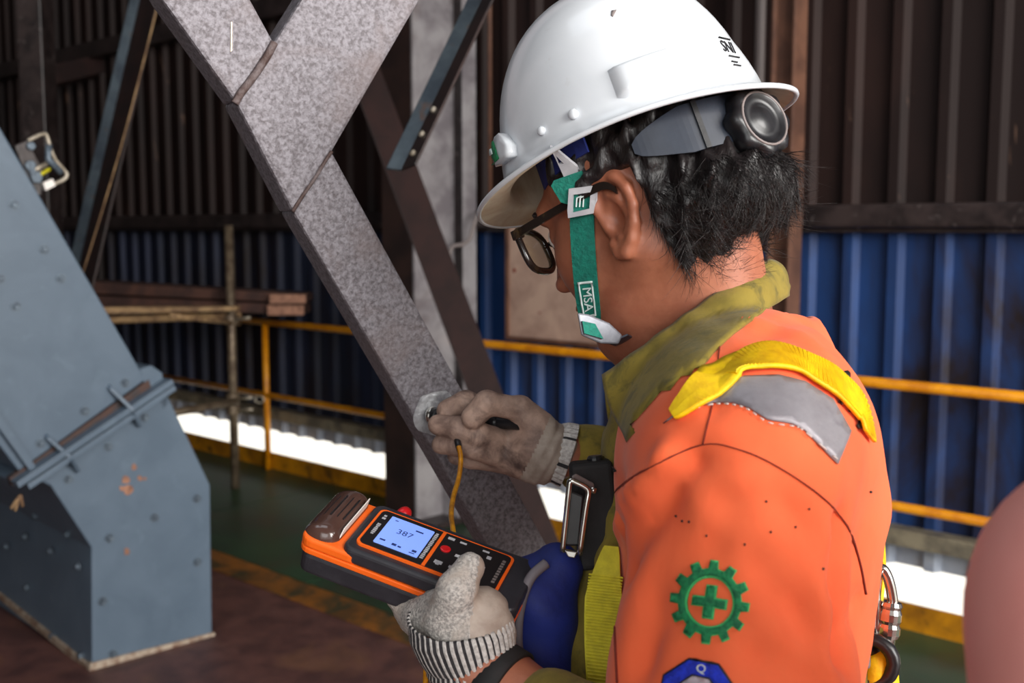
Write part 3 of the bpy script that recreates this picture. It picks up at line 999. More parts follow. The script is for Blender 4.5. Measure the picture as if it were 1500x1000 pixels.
bv_, bf_ = solid(lambda Q: chain(Q, body_pr, .03), *bounds(body_pr), .009)
man = root('person', 'worker in orange over olive, white hard hat, bending to test the steel brace', 'person', (hx, hy, 0))
bdy = mesh('body', merge((hw, hfc.tolist()), (bv_, bf_.tolist())), M['skin'], man, smooth=True)
head_bvh = bvh_of(hw, hfc)
for s in (1, -1):
    e_ = mesh('eye', lathe([(.0125 * math.sin(a), .0125 * math.cos(a)) for a in np.linspace(.05, math.pi - .05, 9)], Hw((.083, s * .032, .019)), hf, 12), M['paper'], man, smooth=True)

# ---- hair
def hair_sdf(Q):
    d = ell(Q, (-.014, 0, .030), (.097, .0815, .112))
    d = smin(d, ell(Q, (-.006, 0, .052), (.1035, .0805, .0935)), .01)
    d = smin(d, ell(Q, (-.076, 0, -.004), (.050, .070, .040)), .02)
    n = (.0035 * np.sin(Q[:, 1] * 150 + 3 * np.sin(Q[:, 2] * 60)) * np.sin(Q[:, 0] * 120 + Q[:, 2] * 80) + .0025 * np.sin(Q[:, 0] * 230 + Q[:, 1] * 190 + Q[:, 2] * 70)
         + .002 * np.sin(Q[:, 1] * 420 + Q[:, 2] * 90) * np.cos(Q[:, 0] * 390))
    d = d + n
    ay = np.abs(Q[:, 1])
    # hairline: clear of the face, round the ear, down to the nape
    front = Q[:, 0] - np.where(Q[:, 2] > .055, .060, .034)
    d = smax(d, front, .012)
    low_b = -.050 + np.clip((-.062 - Q[:, 0]) * .35, -.02, .05) - .02 * np.exp(-((Q[:, 0] + .050) / .016) ** 2)
    low_f = np.where(Q[:, 0] > .012, .026, np.where(Q[:, 0] > -.034, .036, -9))
    d = smax(d, (np.maximum(low_b, low_f) - Q[:, 2]), .010)
    # not inside the helmet's crown
    d = smax(d, Q[:, 2] - .112, .01)
    return d


av, af = solid(hair_sdf, (-.16, -.115, -.10), (.10, .115, .13), .0028)
aw = av @ HR + HO
hr = mesh('hair', (aw, af.tolist()), M['hair'], man, smooth=True)
# loose strands
an = vnormals(av, af)
sel = np.where((av[:, 2] < .018) & (av[:, 0] < -.03))[0]
pick = rng.choice(sel, 5200)
SV, SF = [], []
for c_, i in enumerate(pick):
    p = av[i].copy(); n = an[i]
    dn = np.array([-.55 * (1 if p[0] > -.08 else .3), 0, -1.0]) + rng.normal(0, .2, 3)
    t = nrm(dn - n * (dn @ n))
    L_ = rng.uniform(.014, .034)
    cur = rng.normal(0, .5)
    lift = rng.uniform(.03, .28) * (1.6 if p[0] < -.09 else 1)
    sidev = np.cross(n, t)
    b = len(SV)
    w_ = rng.uniform(.00025, .0005)
    for k in range(5):
        u = k / 4
        q = p - n * .001 + t * L_ * u + n * (lift * L_ * u * (1 - .55 * u)) + sidev * cur * L_ * u * u
        ww = w_ * (1 - .8 * u)
        SV += [q + sidev * ww, q - sidev * ww, q + n * ww]
    for k in range(4):
        a = b + 3 * k
        SF += [[a, a + 1, a + 4, a + 3], [a + 1, a + 2, a + 5, a + 4], [a + 2, a, a + 3, a + 5]]
hs = mesh('loose_hair', (np.array(SV) @ HR + HO, SF), M['hair'], hr, smooth=True)
hs['kind'] = 'stuff'
# eyebrow
for s in (1, -1):
    mesh('eyebrow', tube([Hw((.102 - .010 * u * u, s * (.014 + .036 * u), .043 + .004 * math.sin(3 * u))) for u in np.linspace(0, 1, 7)], [.002, .004, .0045, .004, .0035, .003, .0012], 6), M['hair'], man, smooth=True)

# ---- clothes
legs_t = []
for lg in (LEGL, LEGR):
    legs_t += [(lg[0], lg[1], .105, .082), (lg[1], lg[2] + np.array([0, 0, .03]), .082, .075)]
tr_pr = [(np.array([hx, hy - .05, 1.05]), np.array([hx, hy - .06, .90]), .125, .125), (np.array([hx, hy + .05, 1.05]), np.array([hx, hy + .06, .90]), .125, .125)] + legs_t
v, f = solid(lambda Q: smax(chain(Q, tr_pr, .03), Q[:, 2] - 1.09, .01), *bounds(tr_pr), .011)
mesh('trousers', (v, f.tolist()), M['trousers'], man, smooth=True)
for lg in (LEGL, LEGR):
    pr = [(lg[2] + np.array([0, 0, .08]), lg[2] + np.array([.01, 0, -.04]), .06, .05), (lg[2] + np.array([0, 0, -.045]), lg[2] + np.array([-.15, 0, -.045]), .045, .043)]
    v, f = solid(lambda Q: smax(chain(Q, pr, .03), .003 - Q[:, 2], .004), *bounds(pr), .008)
    mesh('boot', (v, f.tolist()), M['boot'], man, smooth=True)

# olive shirt: body, right sleeve, left forearm
sh_pr = [(P(1022, 660, 1.0), P(958, 1000, 1.0), .086, .102), (P(958, 1000, 1.0), np.array([hx - .03, hy, 1.05]), .102, .12),
         (P(1080, 640, 1.0), np.array([hx, hy, 1.05]), .10, .125),
         (P(1050, 560, 1.0), SHR, .058, .062), (SHR, ELR, .066, .056), (ELR, P(864, 674, 1.212), .056, .041)]
v, f = solid(lambda Q: chain(Q, sh_pr, .03) + .002 * np.sin(Q[:, 2] * 160 + 2.2 * np.sin(Q[:, 0] * 70)) * np.sin(Q[:, 0] * 50 + Q[:, 1] * 35), *bounds(sh_pr), .007)
shirt = mesh('shirt', (v, f.tolist()), M['olive'], man, smooth=True)
fd = nrm(ELL_ - WRL)
cf = WRL + fd * .072
v, f = solid(lambda Q: chain(Q, [(cf, ELL_, .040, .062), (ELL_, P(1065, 1130, .79), .062, .066)], .03), *bounds([(cf, ELL_, .045, .07), (ELL_, P(1065, 1130, .79), .066, .07)]), .006)
mesh('shirt_sleeve', (v, f.tolist()), M['olive'], man, smooth=True)

# orange coverall top
or_pr = [(P(1090, 670, .905), P(1085, 1010, .93), .108, .092), (P(1080, 670, 1.09), P(1080, 1010, 1.08), .108, .092),
         (P(1085, 1010, .93), np.array([hx, hy - .05, 1.07]), .092, .120), (P(1080, 1010, 1.08), np.array([hx, hy + .05, 1.07]), .092, .120),
         (P(1108, 730, .97), P(1098, 840, .97), .112, .106),
         (P(1110, 532, 1.0), P(1098, 640, .85), .066, .078), (P(1090, 550, 1.0), P(1060, 620, 1.16), .062, .074),
         (P(1082, 700, .80), P(1070, 1000, .785), .080, .080), (P(1070, 1000, .785), P(1064, 1170, .785), .080, .086)]


def orange_sdf(Q):
    d = chain(Q, or_pr, .035)
    # neck hole
    d = smax(d, -rcone(Q, P(1085, 395, 1.0), P(985, 610, 1.0), .070, .085), .012)
    return d


ov, of_ = solid(orange_sdf, *bounds(or_pr), .006)
on_ = vnormals(ov, of_)
if np.mean(np.sum(on_ * (ov - ov.mean(0)), 1)) < 0: on_ = -on_
obv = bvh_of(ov, of_)
folds = [([(1010, 680), (960, 745), (915, 830)], -.010, .014), ([(975, 670), (930, 720), (895, 790)], .008, .012), ([(990, 770), (950, 850), (935, 960)], -.005, .016),
         ([(1150, 745), (1190, 790), (1215, 850)], -.0045, .012), ([(1105, 830), (1160, 880), (1190, 930)], -.005, .012), ([(1070, 860), (1110, 840), (1150, 860)], .003, .010),
         ([(1235, 770), (1232, 860), (1236, 960)], -.009, .012), ([(1200, 800), (1210, 900), (1215, 1000)], .005, .016), ([(955, 880), (990, 840), (1040, 800)], -.004, .012),
         ([(930, 980), (960, 920), (1000, 890)], -.005, .012), ([(1050, 690), (1062, 760), (1060, 830)], -.003, .014), ([(1180, 470), (1120, 490), (1060, 540)], -.004, .012),
         ([(1090, 470), (1150, 480), (1210, 520)], .003, .010), ([(1000, 700), (1030, 690), (1070, 700)], .003, .010), ([(1110, 960), (1160, 980), (1200, 1000)], -.004, .012),
         ([(1060, 530), (1050, 570), (1045, 600)], -.003, .008), ([(1255, 880), (1240, 920), (1225, 960)], -.004, .010)]
disp = np.zeros(len(ov))
for pts, amp, wd_ in folds:
    q = spline([shoot(obv, *p)[0] for p in pts], 8)
    dmin = np.full(len(ov), 9.0)
    for p in q: dmin = np.minimum(dmin, np.linalg.norm(ov - p, axis=1))
    disp += 1.25 * amp * np.exp(-(dmin / wd_) ** 2)
disp += .0012 * np.sin(ov[:, 2] * 70 + 3 * np.sin(ov[:, 0] * 40)) * np.sin(ov[:, 0] * 55 + ov[:, 1] * 45)
ov = ov + on_ * disp[:, None]
top_ = mesh('coverall', (ov, of_.tolist()), M['orange'], man, smooth=True)
obv = bvh_of(ov, of_)

# ---- seams, tape and patches (sewn on, so sub-parts of the coverall)
for pts in ([(886, 740), (905, 716), (950, 686), (1030, 651), (1090, 661), (1150, 690), (1206, 730), (1240, 770), (1258, 820), (1268, 870)],
            [(1057, 490), (1050, 540), (1044, 590), (1036, 625), (1030, 651)], [(905, 1000), (900, 900), (893, 800), (898, 740)]):
    q = spline(pts, 6)
    decal('seam', [strip_loop(q, 1.7)], obv, M['seam'], top_, off=.0006, step=7, thick=.001)
tape = [(974, 621), (1005, 600), (1045, 591), (1074, 591), (1098, 599), (1124, 616), (1160, 622), (1177, 631), (1225, 680), (1244, 632), (1218, 586), (1177, 560), (1140, 551), (1091, 553), (1048, 568), (1005, 596)]
decal('reflective_tape', [tape], obv, M['tape'], top_, off=.0014, step=9)
tl = spline([(1000, 606), (1045, 596), (1074, 596), (1098, 604), (1124, 621), (1160, 627), (1177, 636), (1222, 674)], 5)
for i in range(0, len(tl) - 1, 2):
    decal('stitch', [strip_loop(np.array([tl[i], (tl[i] + tl[i + 1]) / 2 + .01, tl[i + 1]]), 1.6)], obv, M['stitch'], top_, off=.003, step=6, thick=.0006)


def gear(cx, cy, r0, r1, rx, ry, n, rot):
    out = []
    for k in range(n):
        a = rot + 2 * math.pi * k / n
        for da, r in ((-.15, r0), (-.105, r1), (.105, r1), (.15, r0)):
            out.append((cx + rx * r * math.cos(a + da), cy + ry * r * math.sin(a + da)))
    return out


def circ(cx, cy, r, rx, ry, n=40): return [(cx + rx * r * math.cos(2 * math.pi * k / n), cy + ry * r * math.sin(2 * math.pi * k / n)) for k in range(n)]


def cross(cx, cy, L_, w, rot):
    q = [(w, w), (w, L_), (-w, L_), (-w, w), (-L_, w), (-L_, -w), (-w, -w), (-w, -L_), (w, -L_), (w, -w), (L_, -w), (L_, w)]
    return [(cx + x * math.cos(rot) - y * math.sin(rot), cy + x * math.sin(rot) + y * math.cos(rot)) for x, y in q]


gx, gy = 1041, 882
gp_ = decal('gear_patch', [gear(gx, gy, .80, 1.0, 57, 62, 12, .12), circ(gx, gy, .57, 57, 62)], obv, M['patch_gl'], top_, off=.0014, step=6)
decal('gear_patch_fill', [gear(gx, gy, .77, .95, 57, 62, 12, .12), circ(gx, gy, .62, 57, 62)], obv, M['patch_g'], top_, off=.0024, step=6)
decal('cross_patch', [cross(gx, gy, 25, 8, .14)], obv, M['patch_gl'], top_, off=.0014, step=5)
decal('cross_patch_fill', [cross(gx, gy, 22, 5.5, .14)], obv, M['patch_g'], top_, off=.0024, step=5)


def ngon(cx, cy, r, n, rot): return [(cx + r * math.cos(rot + 2 * math.pi * k / n), cy + r * math.sin(rot + 2 * math.pi * k / n)) for k in range(n)]


oc = (1022, 1020)
decal('octagon_patch', [ngon(*oc, 58, 8, -1.77)], obv, M['black_mark'], top_, off=.0012, step=9)
decal('octagon_patch_fill', [ngon(*oc, 55, 8, -1.77), ngon(*oc, 34, 8, -1.77)], obv, M['patch_b'], top_, off=.0022, step=7)
decal('octagon_patch_centre', [ngon(*oc, 31, 8, -1.77)], obv, M['patch_w'], top_, off=.0022, step=8)


def letters(name, body, size, cx, cy, rot, bv, m, parent, off, sx=1.0, spacing=1.0, up=None):
    V, F = text_vf(body, size, spacing)
    out = []
    for x, y, _ in V:
        x *= sx
        u_x, u_y = up or (math.sin(rot), -math.cos(rot))
        X_, Y_ = cx + x * math.cos(rot) + y * u_x, cy + x * math.sin(rot) + y * u_y
        p, n = shoot(bv, X_, Y_)
        out.append(p + n * off)
    o = mesh(name, (out, F), m, parent)
    return thicken(o, .0006)


letters('patch_letter', 'Q', 17, 1029, 979, .14, obv, M['white_mark'], top_, .0036)
# letters on the back, partly under the strap
for pts in ([(1230, 553), (1238, 548), (1239, 554)], [(1228, 586), (1234, 591)], [(1242, 600), (1250, 602), (1258, 612), (1259, 622), (1254, 626)]):
    decal('back_letter', [strip_loop(spline(pts, 5), 7.5)], obv, M['black_mark'], top_, off=.0016, step=5)
for pts in ([(888, 690), (892, 700)], [(892, 684), (898, 694)], [(897, 682), (904, 690)], [(893, 705), (896, 712)]):
    decal('chest_stitching', [strip_loop(spline(pts, 4), 2.2)], obv, M['black_mark'], top_, off=.0016, step=4)
# grime specks on the cloth are thread-thin marks
for x, y in ((1000, 763), (1010, 764), (991, 756), (1122, 734), (1165, 772), (1129, 779), (1185, 745), (1035, 784), (1091, 797), (1275, 720), (1205, 833)):
    decal('speck', [circ(x, y, 1, 1.5, 1.9, 7)], obv, M['black_mark'], top_, off=.0006, step=4, thick=.0005)

# ---- olive collar: a folded band round the neck
colT = [(1128, 381, 1.0), (1085, 405, .945), (1030, 443, .922), (985, 475, .916), (935, 512, .92), (884, 549, .935)]
colB = [(1156, 432, 1.0), (1110, 462, .925), (1060, 500, .895), (1020, 545, .885), (975, 600, .89), (930, 660, .905)]
farT = [(1095, 392, 1.06), (1030, 440, 1.09), (960, 500, 1.09), (884, 553, 1.02)]
farB = [(1120, 440, 1.075), (1050, 500, 1.11), (985, 580, 1.10), (918, 690, 1.03)]
Tn = spline([P(*p) for p in colT], 6); Bn = spline([P(*p) for p in colB], 6)
Tf = spline([P(*p) for p in [colT[0]] + farT], 7); Bf = spline([P(*p) for p in [colB[0]] + farB], 7)


def loft(T, B_, n=8, bulge=.006, crease=0):
    V, F = [], []
    cen = P(1040, 520, 1.0)
    for i in range(len(T)):
        for k in range(n + 1):
            u = k / n
            p = T[i] * (1 - u) + B_[i] * u
            o_ = nrm(p - cen)
            V.append(p + o_ * (bulge * math.sin(math.pi * u) + .0012 * math.sin(i * 1.3 + u * 5) + (.0015 if .80 < u < .9 else 0) * crease))
    m = n + 1
    for i in range(len(T) - 1):
        for k in range(n):
            F.append([i * m + k, i * m + k + 1, (i + 1) * m + k + 1, (i + 1) * m + k])
    return np.array(V), F


def over(vf, gap=.004):
    V_ = []
    for p in vf[0]:
        r_ = p - CAM; L0 = np.linalg.norm(r_); r_ = r_ / L0
        h_ = obv.ray_cast(Vector(CAM), Vector(r_))
        if h_[0] is not None and h_[3] - gap < L0 and L0 - h_[3] < .09:
            p = CAM + r_ * (h_[3] - gap)
        V_.append(p)
    return np.array(V_), vf[1]


c1 = mesh('collar', over(loft(Tn, Bn, 12, .007, 1)), M['olive'], man, smooth=True); thicken(c1, .003)
c2 = mesh('collar_far_side', loft(Tf, Bf, 8, .004), M['olive'], man, smooth=True); thicken(c2, .003)
cs = mesh('collar_stand', loft(spline([P(*p) for p in ((1118, 388, 1.0), (1060, 425, .95), (1000, 470, .935), (930, 525, .945), (900, 552, .96))], 6),
                               spline([P(*p) for p in ((1140, 440, 1.0), (1090, 480, .94), (1040, 520, .925), (975, 590, .93), (935, 640, .95))], 6), 5, .002), M['olive'], man, smooth=True)
thicken(cs, .002)

# ---- left glove holding the tester: palm under it, thumb on top
GP = lambda a, b, c: P(a, b, c)
gl_pr = [(GP(656, 906, .874), GP(668, 866, .862), .0190, .0150), (GP(668, 866, .862), GP(688, 831, .872), .0145, .0122),
         (GP(690, 925, .885), GP(655, 905, .895), .0330, .0270), (GP(655, 905, .895), GP(625, 905, .905), .0240, .0190),
         (GP(625, 905, .905), GP(606, 896, .918), .0180, .0140), (GP(606, 896, .918), GP(582, 874, .925), .0135, .0105),
         (GP(640, 915, .905), GP(610, 905, .945), .017, .014), (GP(610, 905, .945), GP(600, 872, .985), .0135, .0105),
         (GP(660, 920, .91), GP(640, 915, .955), .017, .014), (GP(640, 915, .955), GP(640, 880, 1.0), .0135, .0105),
         (GP(680, 925, .91), GP(672, 920, .955), .016, .013), (GP(672, 920, .955), GP(680, 895, .995), .0125, .0100),
         (GP(690, 925, .885), GP(688, 962, .885), .0330, .0310), (GP(706, 900, .885), GP(704, 930, .885), .022, .028)]


def glove_l(Q):
    d = chain(Q, gl_pr, .008)
    return d + .0006 * np.sin(Q[:, 2] * 600) * np.sin(Q[:, 0] * 420)


v, f = solid(glove_l, *bounds(gl_pr), .0026)
fp = np.asarray(f)
cen = v[fp].mean(1)
# coated palm and finger pads against grey knitted back
tip_mid, tip_dir = GP(690, 850, .86), nrm(GP(730, 860, .88) - GP(650, 850, .88))
mi = (((cen - tip_mid) @ tip_dir) > .004).astype(int)
lg = mesh('left_glove', (v, f.tolist()), [M['glove_g'], M['glove_palm']], man, smooth=True, mi=mi)
# ribbed cuff of black and white knit
NS = 176
rings = []
cax = [(GP(672, 906, .882), .0385, .034), (GP(676, 922, .882), .0410, .036), (GP(682, 942, .883), .0395, .035), (GP(688, 960, .884), .0365, .034), (GP(694, 974, .885), .0355, .0335), (GP(699, 986, .886), .0370, .0345)]
cc = spline([c[0] for c in cax], 5); c1r = np.interp(np.linspace(0, 5, len(cc)), range(6), [c[1] for c in cax]); c2r = np.interp(np.linspace(0, 5, len(cc)), range(6), [c[2] for c in cax])
adir = nrm(cc[-1] - cc[0]); e1 = nrm(np.cross(adir, FWD)); e2 = np.cross(adir, e1)
V, F, mi = [], [], []
for i in range(len(cc)):
    for k in range(NS):
        a = 2 * math.pi * k / NS
        rib = 1 + (.022 if (k // 2) % 2 == 0 else -.012) + (.03 * math.sin(i * 1.1) if i > len(cc) * .6 else 0)
        # the top edge of the cuff dips on one side, as it is pulled on askew
        sh_ = adir * (.016 * math.cos(a - .6) if i == 0 else .010 * math.cos(a - .6) * (1 - i / len(cc)))
        V.append(cc[i] + sh_ + rib * (c1r[i] * math.cos(a) * e1 + c2r[i] * math.sin(a) * e2))
for i in range(len(cc) - 1):
    for k in range(NS):
        l = (k + 1) % NS
        F.append([i * NS + k, i * NS + l, (i + 1) * NS + l, (i + 1) * NS + k]); mi.append((k // 2) % 2)
cuf = mesh('knit_cuff', (V, F), [M['knit'], M['knit_b']], lg, smooth=True, mi=mi); thicken(cuf, .0015)
# wrist band
wbc = WRL + fd * .022
wst = root('wristwatch', 'black wristband on the bare left wrist below the striped glove cuff', 'watch', wbc)
e1 = nrm(np.cross(fd, FWD)); e2 = np.cross(fd, e1)
V, F = [], []
for k in range(40):
    a = 2 * math.pi * k / 40
    for (dr, dz) in ((.0325, -.010), (.0355, -.009), (.0355, .009), (.0325, .010)):
        V.append(wbc + fd * dz + dr * (math.cos(a) * e1 + math.sin(a) * e2))
for k in range(40):
    l = (k + 1) % 40
    for q in range(4): F.append([k * 4 + q, k * 4 + (q + 1) % 4, l * 4 + (q + 1) % 4, l * 4 + q])
mesh('band', (V, F), M['blackm'], wst, smooth=True)
mesh('case', lathe([(.018, 0), (.019, .003), (.017, .009)], wbc - e1 * .036, -e1, 20), M['black'], wst, smooth=True)

# ---- right glove round the probe
PT = B(629, 608, .001)                           # probe tip on the ground spot
pd = nrm((.86, -.50, -.05))
K = lambda a, b, c: P(a, b, c)
gd_pr = [  # index over the probe
    (K(656, 601, 1.205), K(682, 590, 1.200), .0125, .0135), (K(682, 590, 1.200), K(716, 602, 1.212), .0135, .0145), (K(716, 602, 1.216), K(752, 628, 1.220), .0135, .016)]
gd_th = [(K(693, 611, 1.160), K(713, 590, 1.158), .0130, .0138), (K(713, 590, 1.158), K(762, 599, 1.175), .0125, .0130), (K(762, 599, 1.175), K(790, 628, 1.182), .0150, .0200)]
gd_mi = [(K(642, 622, 1.190), K(672, 628, 1.178), .0115, .0135), (K(672, 628, 1.178), K(700, 637, 1.172), .0135, .0140), (K(700, 637, 1.172), K(735, 650, 1.195), .0140, .017)]
gd_ri = [(K(646, 651, 1.192), K(672, 652, 1.182), .0105, .0118), (K(672, 652, 1.182), K(697, 656, 1.176), .0118, .0125), (K(697, 656, 1.176), K(735, 665, 1.195), .0125, .016)]
gd_li = [(K(668, 668, 1.205), K(690, 672, 1.200), .0095, .0105), (K(690, 672, 1.200), K(740, 675, 1.205), .0105, .014)]
gd_pa = [(K(738, 648, 1.207), K(790, 655, 1.200), .021, .0265), (K(738, 662, 1.205), K(785, 672, 1.202), .022, .0265), (K(790, 655, 1.20), K(825, 664, 1.20), .029, .0275),
         (K(782, 618, 1.180), K(792, 650, 1.185), .0150, .020)]


def glove_r(Q):
    d = chain(Q, gd_pa, .02)
    for g in (gd_pr, gd_th, gd_mi, gd_ri, gd_li):
        e = chain(Q, g, .004)
        d = smin(d, e, .0022)
    w = np.clip((Q - K(775, 640, 1.2)) @ nrm(K(830, 668, 1.2) - K(775, 640, 1.2)) / .05, 0, 1)
    ax_c = (Q - K(775, 640, 1.2)) @ nrm(K(830, 668, 1.2) - K(775, 640, 1.2))
    return d + .0014 * w * np.sin(ax_c * 620)


v, f = solid(glove_r, *bounds(gd_pr + gd_th + gd_mi + gd_ri + gd_li + gd_pa), .0024)
fc = v[np.asarray(f)].mean(1)
mi = (((fc - K(783, 640, 1.2)) @ nrm(K(830, 662, 1.2) - K(783, 640, 1.2))) > .004).astype(int)
rg = mesh('right_glove', (v, f.tolist()), [M['glove_d'], M['glove_palm']], man, smooth=True, mi=mi)
ca_ = K(812, 660, 1.2); cb_ = K(834, 667, 1.2); cd_ = nrm(cb_ - ca_); e1 = nrm(np.cross(cd_, FWD)); e2 = np.cross(cd_, e1)
V, F = [], []
for i, (u, r_) in enumerate(((0, .0300), (.35, .0330), (.7, .034), (1.0, .0345))):
    for k in range(56):
        a = 2 * math.pi * k / 56
        V.append(ca_ + (cb_ - ca_) * u + r_ * (1.02 if k % 2 else .98) * (math.cos(a) * e1 + math.sin(a) * e2))
for i in range(3):
    for k in range(56):
        F.append([i * 56 + k, i * 56 + (k + 1) % 56, (i + 1) * 56 + (k + 1) % 56, (i + 1) * 56 + k])
rc = mesh('knit_cuff', (V, F), [M['knit'], M['knit_b']], rg, smooth=False, mi=[(1 if q % 8 == 0 else 0) for q in range(len(F))]); thicken(rc, .0015)

# ================================================================== WHAT THE WORKER WEARS AND HOLDS
# ---- hard hat (head frame)
RZ = .070                                        # height of the rim above the ears


def dome(th, u, off=0.0):
    """th round the head (0 front, pi/2 left), u 0 top .. 1 rim"""
    a = (.122 if math.cos(th) > 0 else .123) + off; b = .103 + off; h = .152 + off
    t = u * math.pi / 2
    rr = math.sin(t) ** .88; zz = math.cos(t) ** .92
    flare = .006 * max(0, u - .8) / .2
    return np.array([(a + flare) * rr * math.cos(th), (b + flare) * rr * math.sin(th), RZ + h * zz])


def brim(th, v):
    p = dome(th, 1.0)
    c = math.cos(th)
    out = .008 + (.028 * max(0, c) ** 1.6 + .016 * max(0, -c) ** 2.4)
    d = nrm(np.array([p[0], p[1] * 1.15, 0]))
    drop = out * v * (.12 + (.0 if c > 0 else .5 * max(0, -c)))
    return p + d * out * v - np.array([0, 0, drop])


hat = root('hard_hat', 'white safety hard hat with teal chin strap worn by the bending worker', 'hard hat', Hw((0, 0, RZ)))
NT, NU = 96, 22
V, F = [], []
prof = [('d', u) for u in np.linspace(.0, 1, NU)] + [('b', v) for v in (.34, .67, .93, 1.0)]
for k_, u in prof:
    for i in range(NT):
        th_ = 2 * math.pi * i / NT
        p = dome(th_, max(u, .012)) if k_ == 'd' else brim(th_, u)
        if k_ == 'd':   # shallow ridge over the crown and rain gutter swelling
            rid = .0035 * math.exp(-(p[1] / .020) ** 2) * (1 if u < .8 else 0)
            p = p + np.array([0, 0, rid])
        V.append(p)
NR = len(prof)
for j in range(NR - 1):
    for i in range(NT):
        l = (i + 1) % NT
        F.append([j * NT + i, j * NT + l, (j + 1) * NT + l, (j + 1) * NT + i])
F.append(list(range(NT)))
outer = np.array(V)
# inner wall, 3 mm in
cen_ = np.array([0, 0, RZ + .03])
inner = []
for j, (k_, u) in enumerate(prof):
    for i in range(NT):
        th_ = 2 * math.pi * i / NT
        p = outer[j * NT + i].copy()
        if k_ == 'd': p = cen_ + (p - cen_) * (1 - .0032 / np.linalg.norm(p - cen_))
        else: p = p - np.array([0, 0, .003])
        inner.append(p)
n0 = len(outer)
Fin = [[q + n0 for q in f_][::-1] for f_ in F]
rimq = [[(NR - 1) * NT + i, (NR - 1) * NT + (i + 1) % NT, n0 + (NR - 1) * NT + (i + 1) % NT, n0 + (NR - 1) * NT + i] for i in range(NT)]
allV = np.vstack([outer, inner])
mi = [0] * len(F) + [1] * len(Fin) + [0] * len(rimq)
shell = mesh('shell', (allV @ HR + HO, F + Fin + rimq), [M['helmet'], M['helmet_in']], hat, smooth=True, mi=mi)
hat_bvh = bvh_of(outer @ HR + HO, F[:-1])
# rim bead
mesh('rim_bead', tube([Hw(brim(2 * math.pi * i / NT, 1.0) - np.array([0, 0, .0015])) for i in range(NT)], .0024, 8, closed=True), M['helmet'], hat, smooth=True)


def dome_patch(t0, t1, u0, u1, off, n=10):
    V, F = [], []
    for a in range(n + 1):
        for b in range(n + 1):
            fa = min(a, n - a) / n; fb = min(b, n - b) / n
            k = min(1, min(fa, fb) / .14)
            V.append(Hw(dome(t0 + (t1 - t0) * a / n, u0 + (u1 - u0) * b / n, off * (k ** .6) - .0005)))
    for a in range(n):
        for b in range(n):
            F.append([a * (n + 1) + b, (a + 1) * (n + 1) + b, (a + 1) * (n + 1) + b + 1, a * (n + 1) + b + 1])
    return V, F


mesh('accessory_slot', dome_patch(1.98, 2.5, .84, .96, .0075), M['helmet'], hat, smooth=True)
mesh('accessory_slot', dome_patch(-2.5, -1.98, .84, .96, .0075), M['helmet'], hat, smooth=True)
for px, py, w_ in ((841, 168, .0045), (795, 192, .004)):
    p, n = shoot(hat_bvh, px, py, .95)
    mesh('moulded_nub', lathe([(w_, -.001), (w_, .003), (w_ * .6, .0045)], p, n, 10), M['helmet'], hat, smooth=True)
lug = [(727, 212), (745, 196), (757, 212), (759, 228), (741, 240), (733, 243)]
decal('badge_holder', [lug], hat_bvh, M['helmet'], hat, off=.005, step=7, thick=.009, fall=1.03)
decal('front_badge', [[(729, 213), (738, 207), (746, 232), (736, 241)]], hat_bvh, M['patch_g'], hat, off=.0102, step=5, thick=.001, fall=1.02)
decal('badge_mark', [[(733, 219), (737, 217), (739, 225), (735, 227)]], hat_bvh, M['white_mark'], hat, off=.0112, step=4, thick=.0006, fall=1.02)
# print on the back of the shell
letters('shell_print', 'SNI', 25, 1066, 70, .2, hat_bvh, M['black_mark'], hat, .0006, sx=.50, up=(-.42, -.92))
for a, b in (((1052, 55), (1069, 59)), ((1067, 82), (1083, 85)), ((1071, 90), (1080, 92)), ((1074, 95), (1085, 97))):
    decal('shell_print_bar', [strip_loop(np.array([a, ((a[0] + b[0]) / 2, (a[1] + b[1]) / 2 + .01), b], float), 2.0)], hat_bvh, M['black_mark'], hat, off=.0006, step=5, thick=.0005)
decal('scratch', [[(896, 16), (903, 15), (902, 18), (898, 25), (895, 23)]], hat_bvh, M['conduit'], hat, off=.0005, step=4, thick=.0004)
# suspension: head band, ratchet strap and knob
bandz = .048


def band_pt(th, z, o=0): return Hw((-.010 + (.104 + o) * math.cos(th), (.087 + o) * math.sin(th), z))


ths = np.linspace(math.radians(108), math.radians(178), 26)
hb = mesh('nape_strap', ribbon([band_pt(t, .044, .004) for t in ths], [hu] * len(ths), [.004 + .0165 * min(1, max(0, i / 9)) ** .6 for i in range(len(ths))], .002), M['strapdark'], hat, smooth=False)
mesh('band_joint', ribbon([band_pt(t, .044, .0056) for t in np.linspace(math.radians(139), math.radians(141.5), 3)], [hu] * 3, .0208, .003), M['black'], hat)
mesh('nape_strap', ribbon([band_pt(t, .044, .004) for t in np.linspace(math.radians(182), math.radians(285), 24)], [hu] * 24, .018, .002), M['strapdark'], hat)
mesh('brow_band', ribbon([band_pt(t, .078, -.004) for t in np.linspace(math.radians(-85), math.radians(85), 24)], [hu] * 24, .016, .0025), M['bag'], hat)
kn_c = Hw((-.108, .012, .034))
kn_a = nrm(-hf * .93 + hl * .36)
kb = mesh('knob_base', merge(lathe([(.033, -.010), (.033, .004), (.028, .010)], kn_c, kn_a, 24)), M['black'], hat, bevel=.002)
V, F = [], []
prof = [(.026, .008), (.030, .011), (.030, .022), (.027, .026), (.021, .027), (.020, .0235), (.012, .0235), (.010, .026), (.0, .026)]
NK = 48
u_ = nrm(np.cross(kn_a, (0, 0, 1))); w2 = np.cross(kn_a, u_)
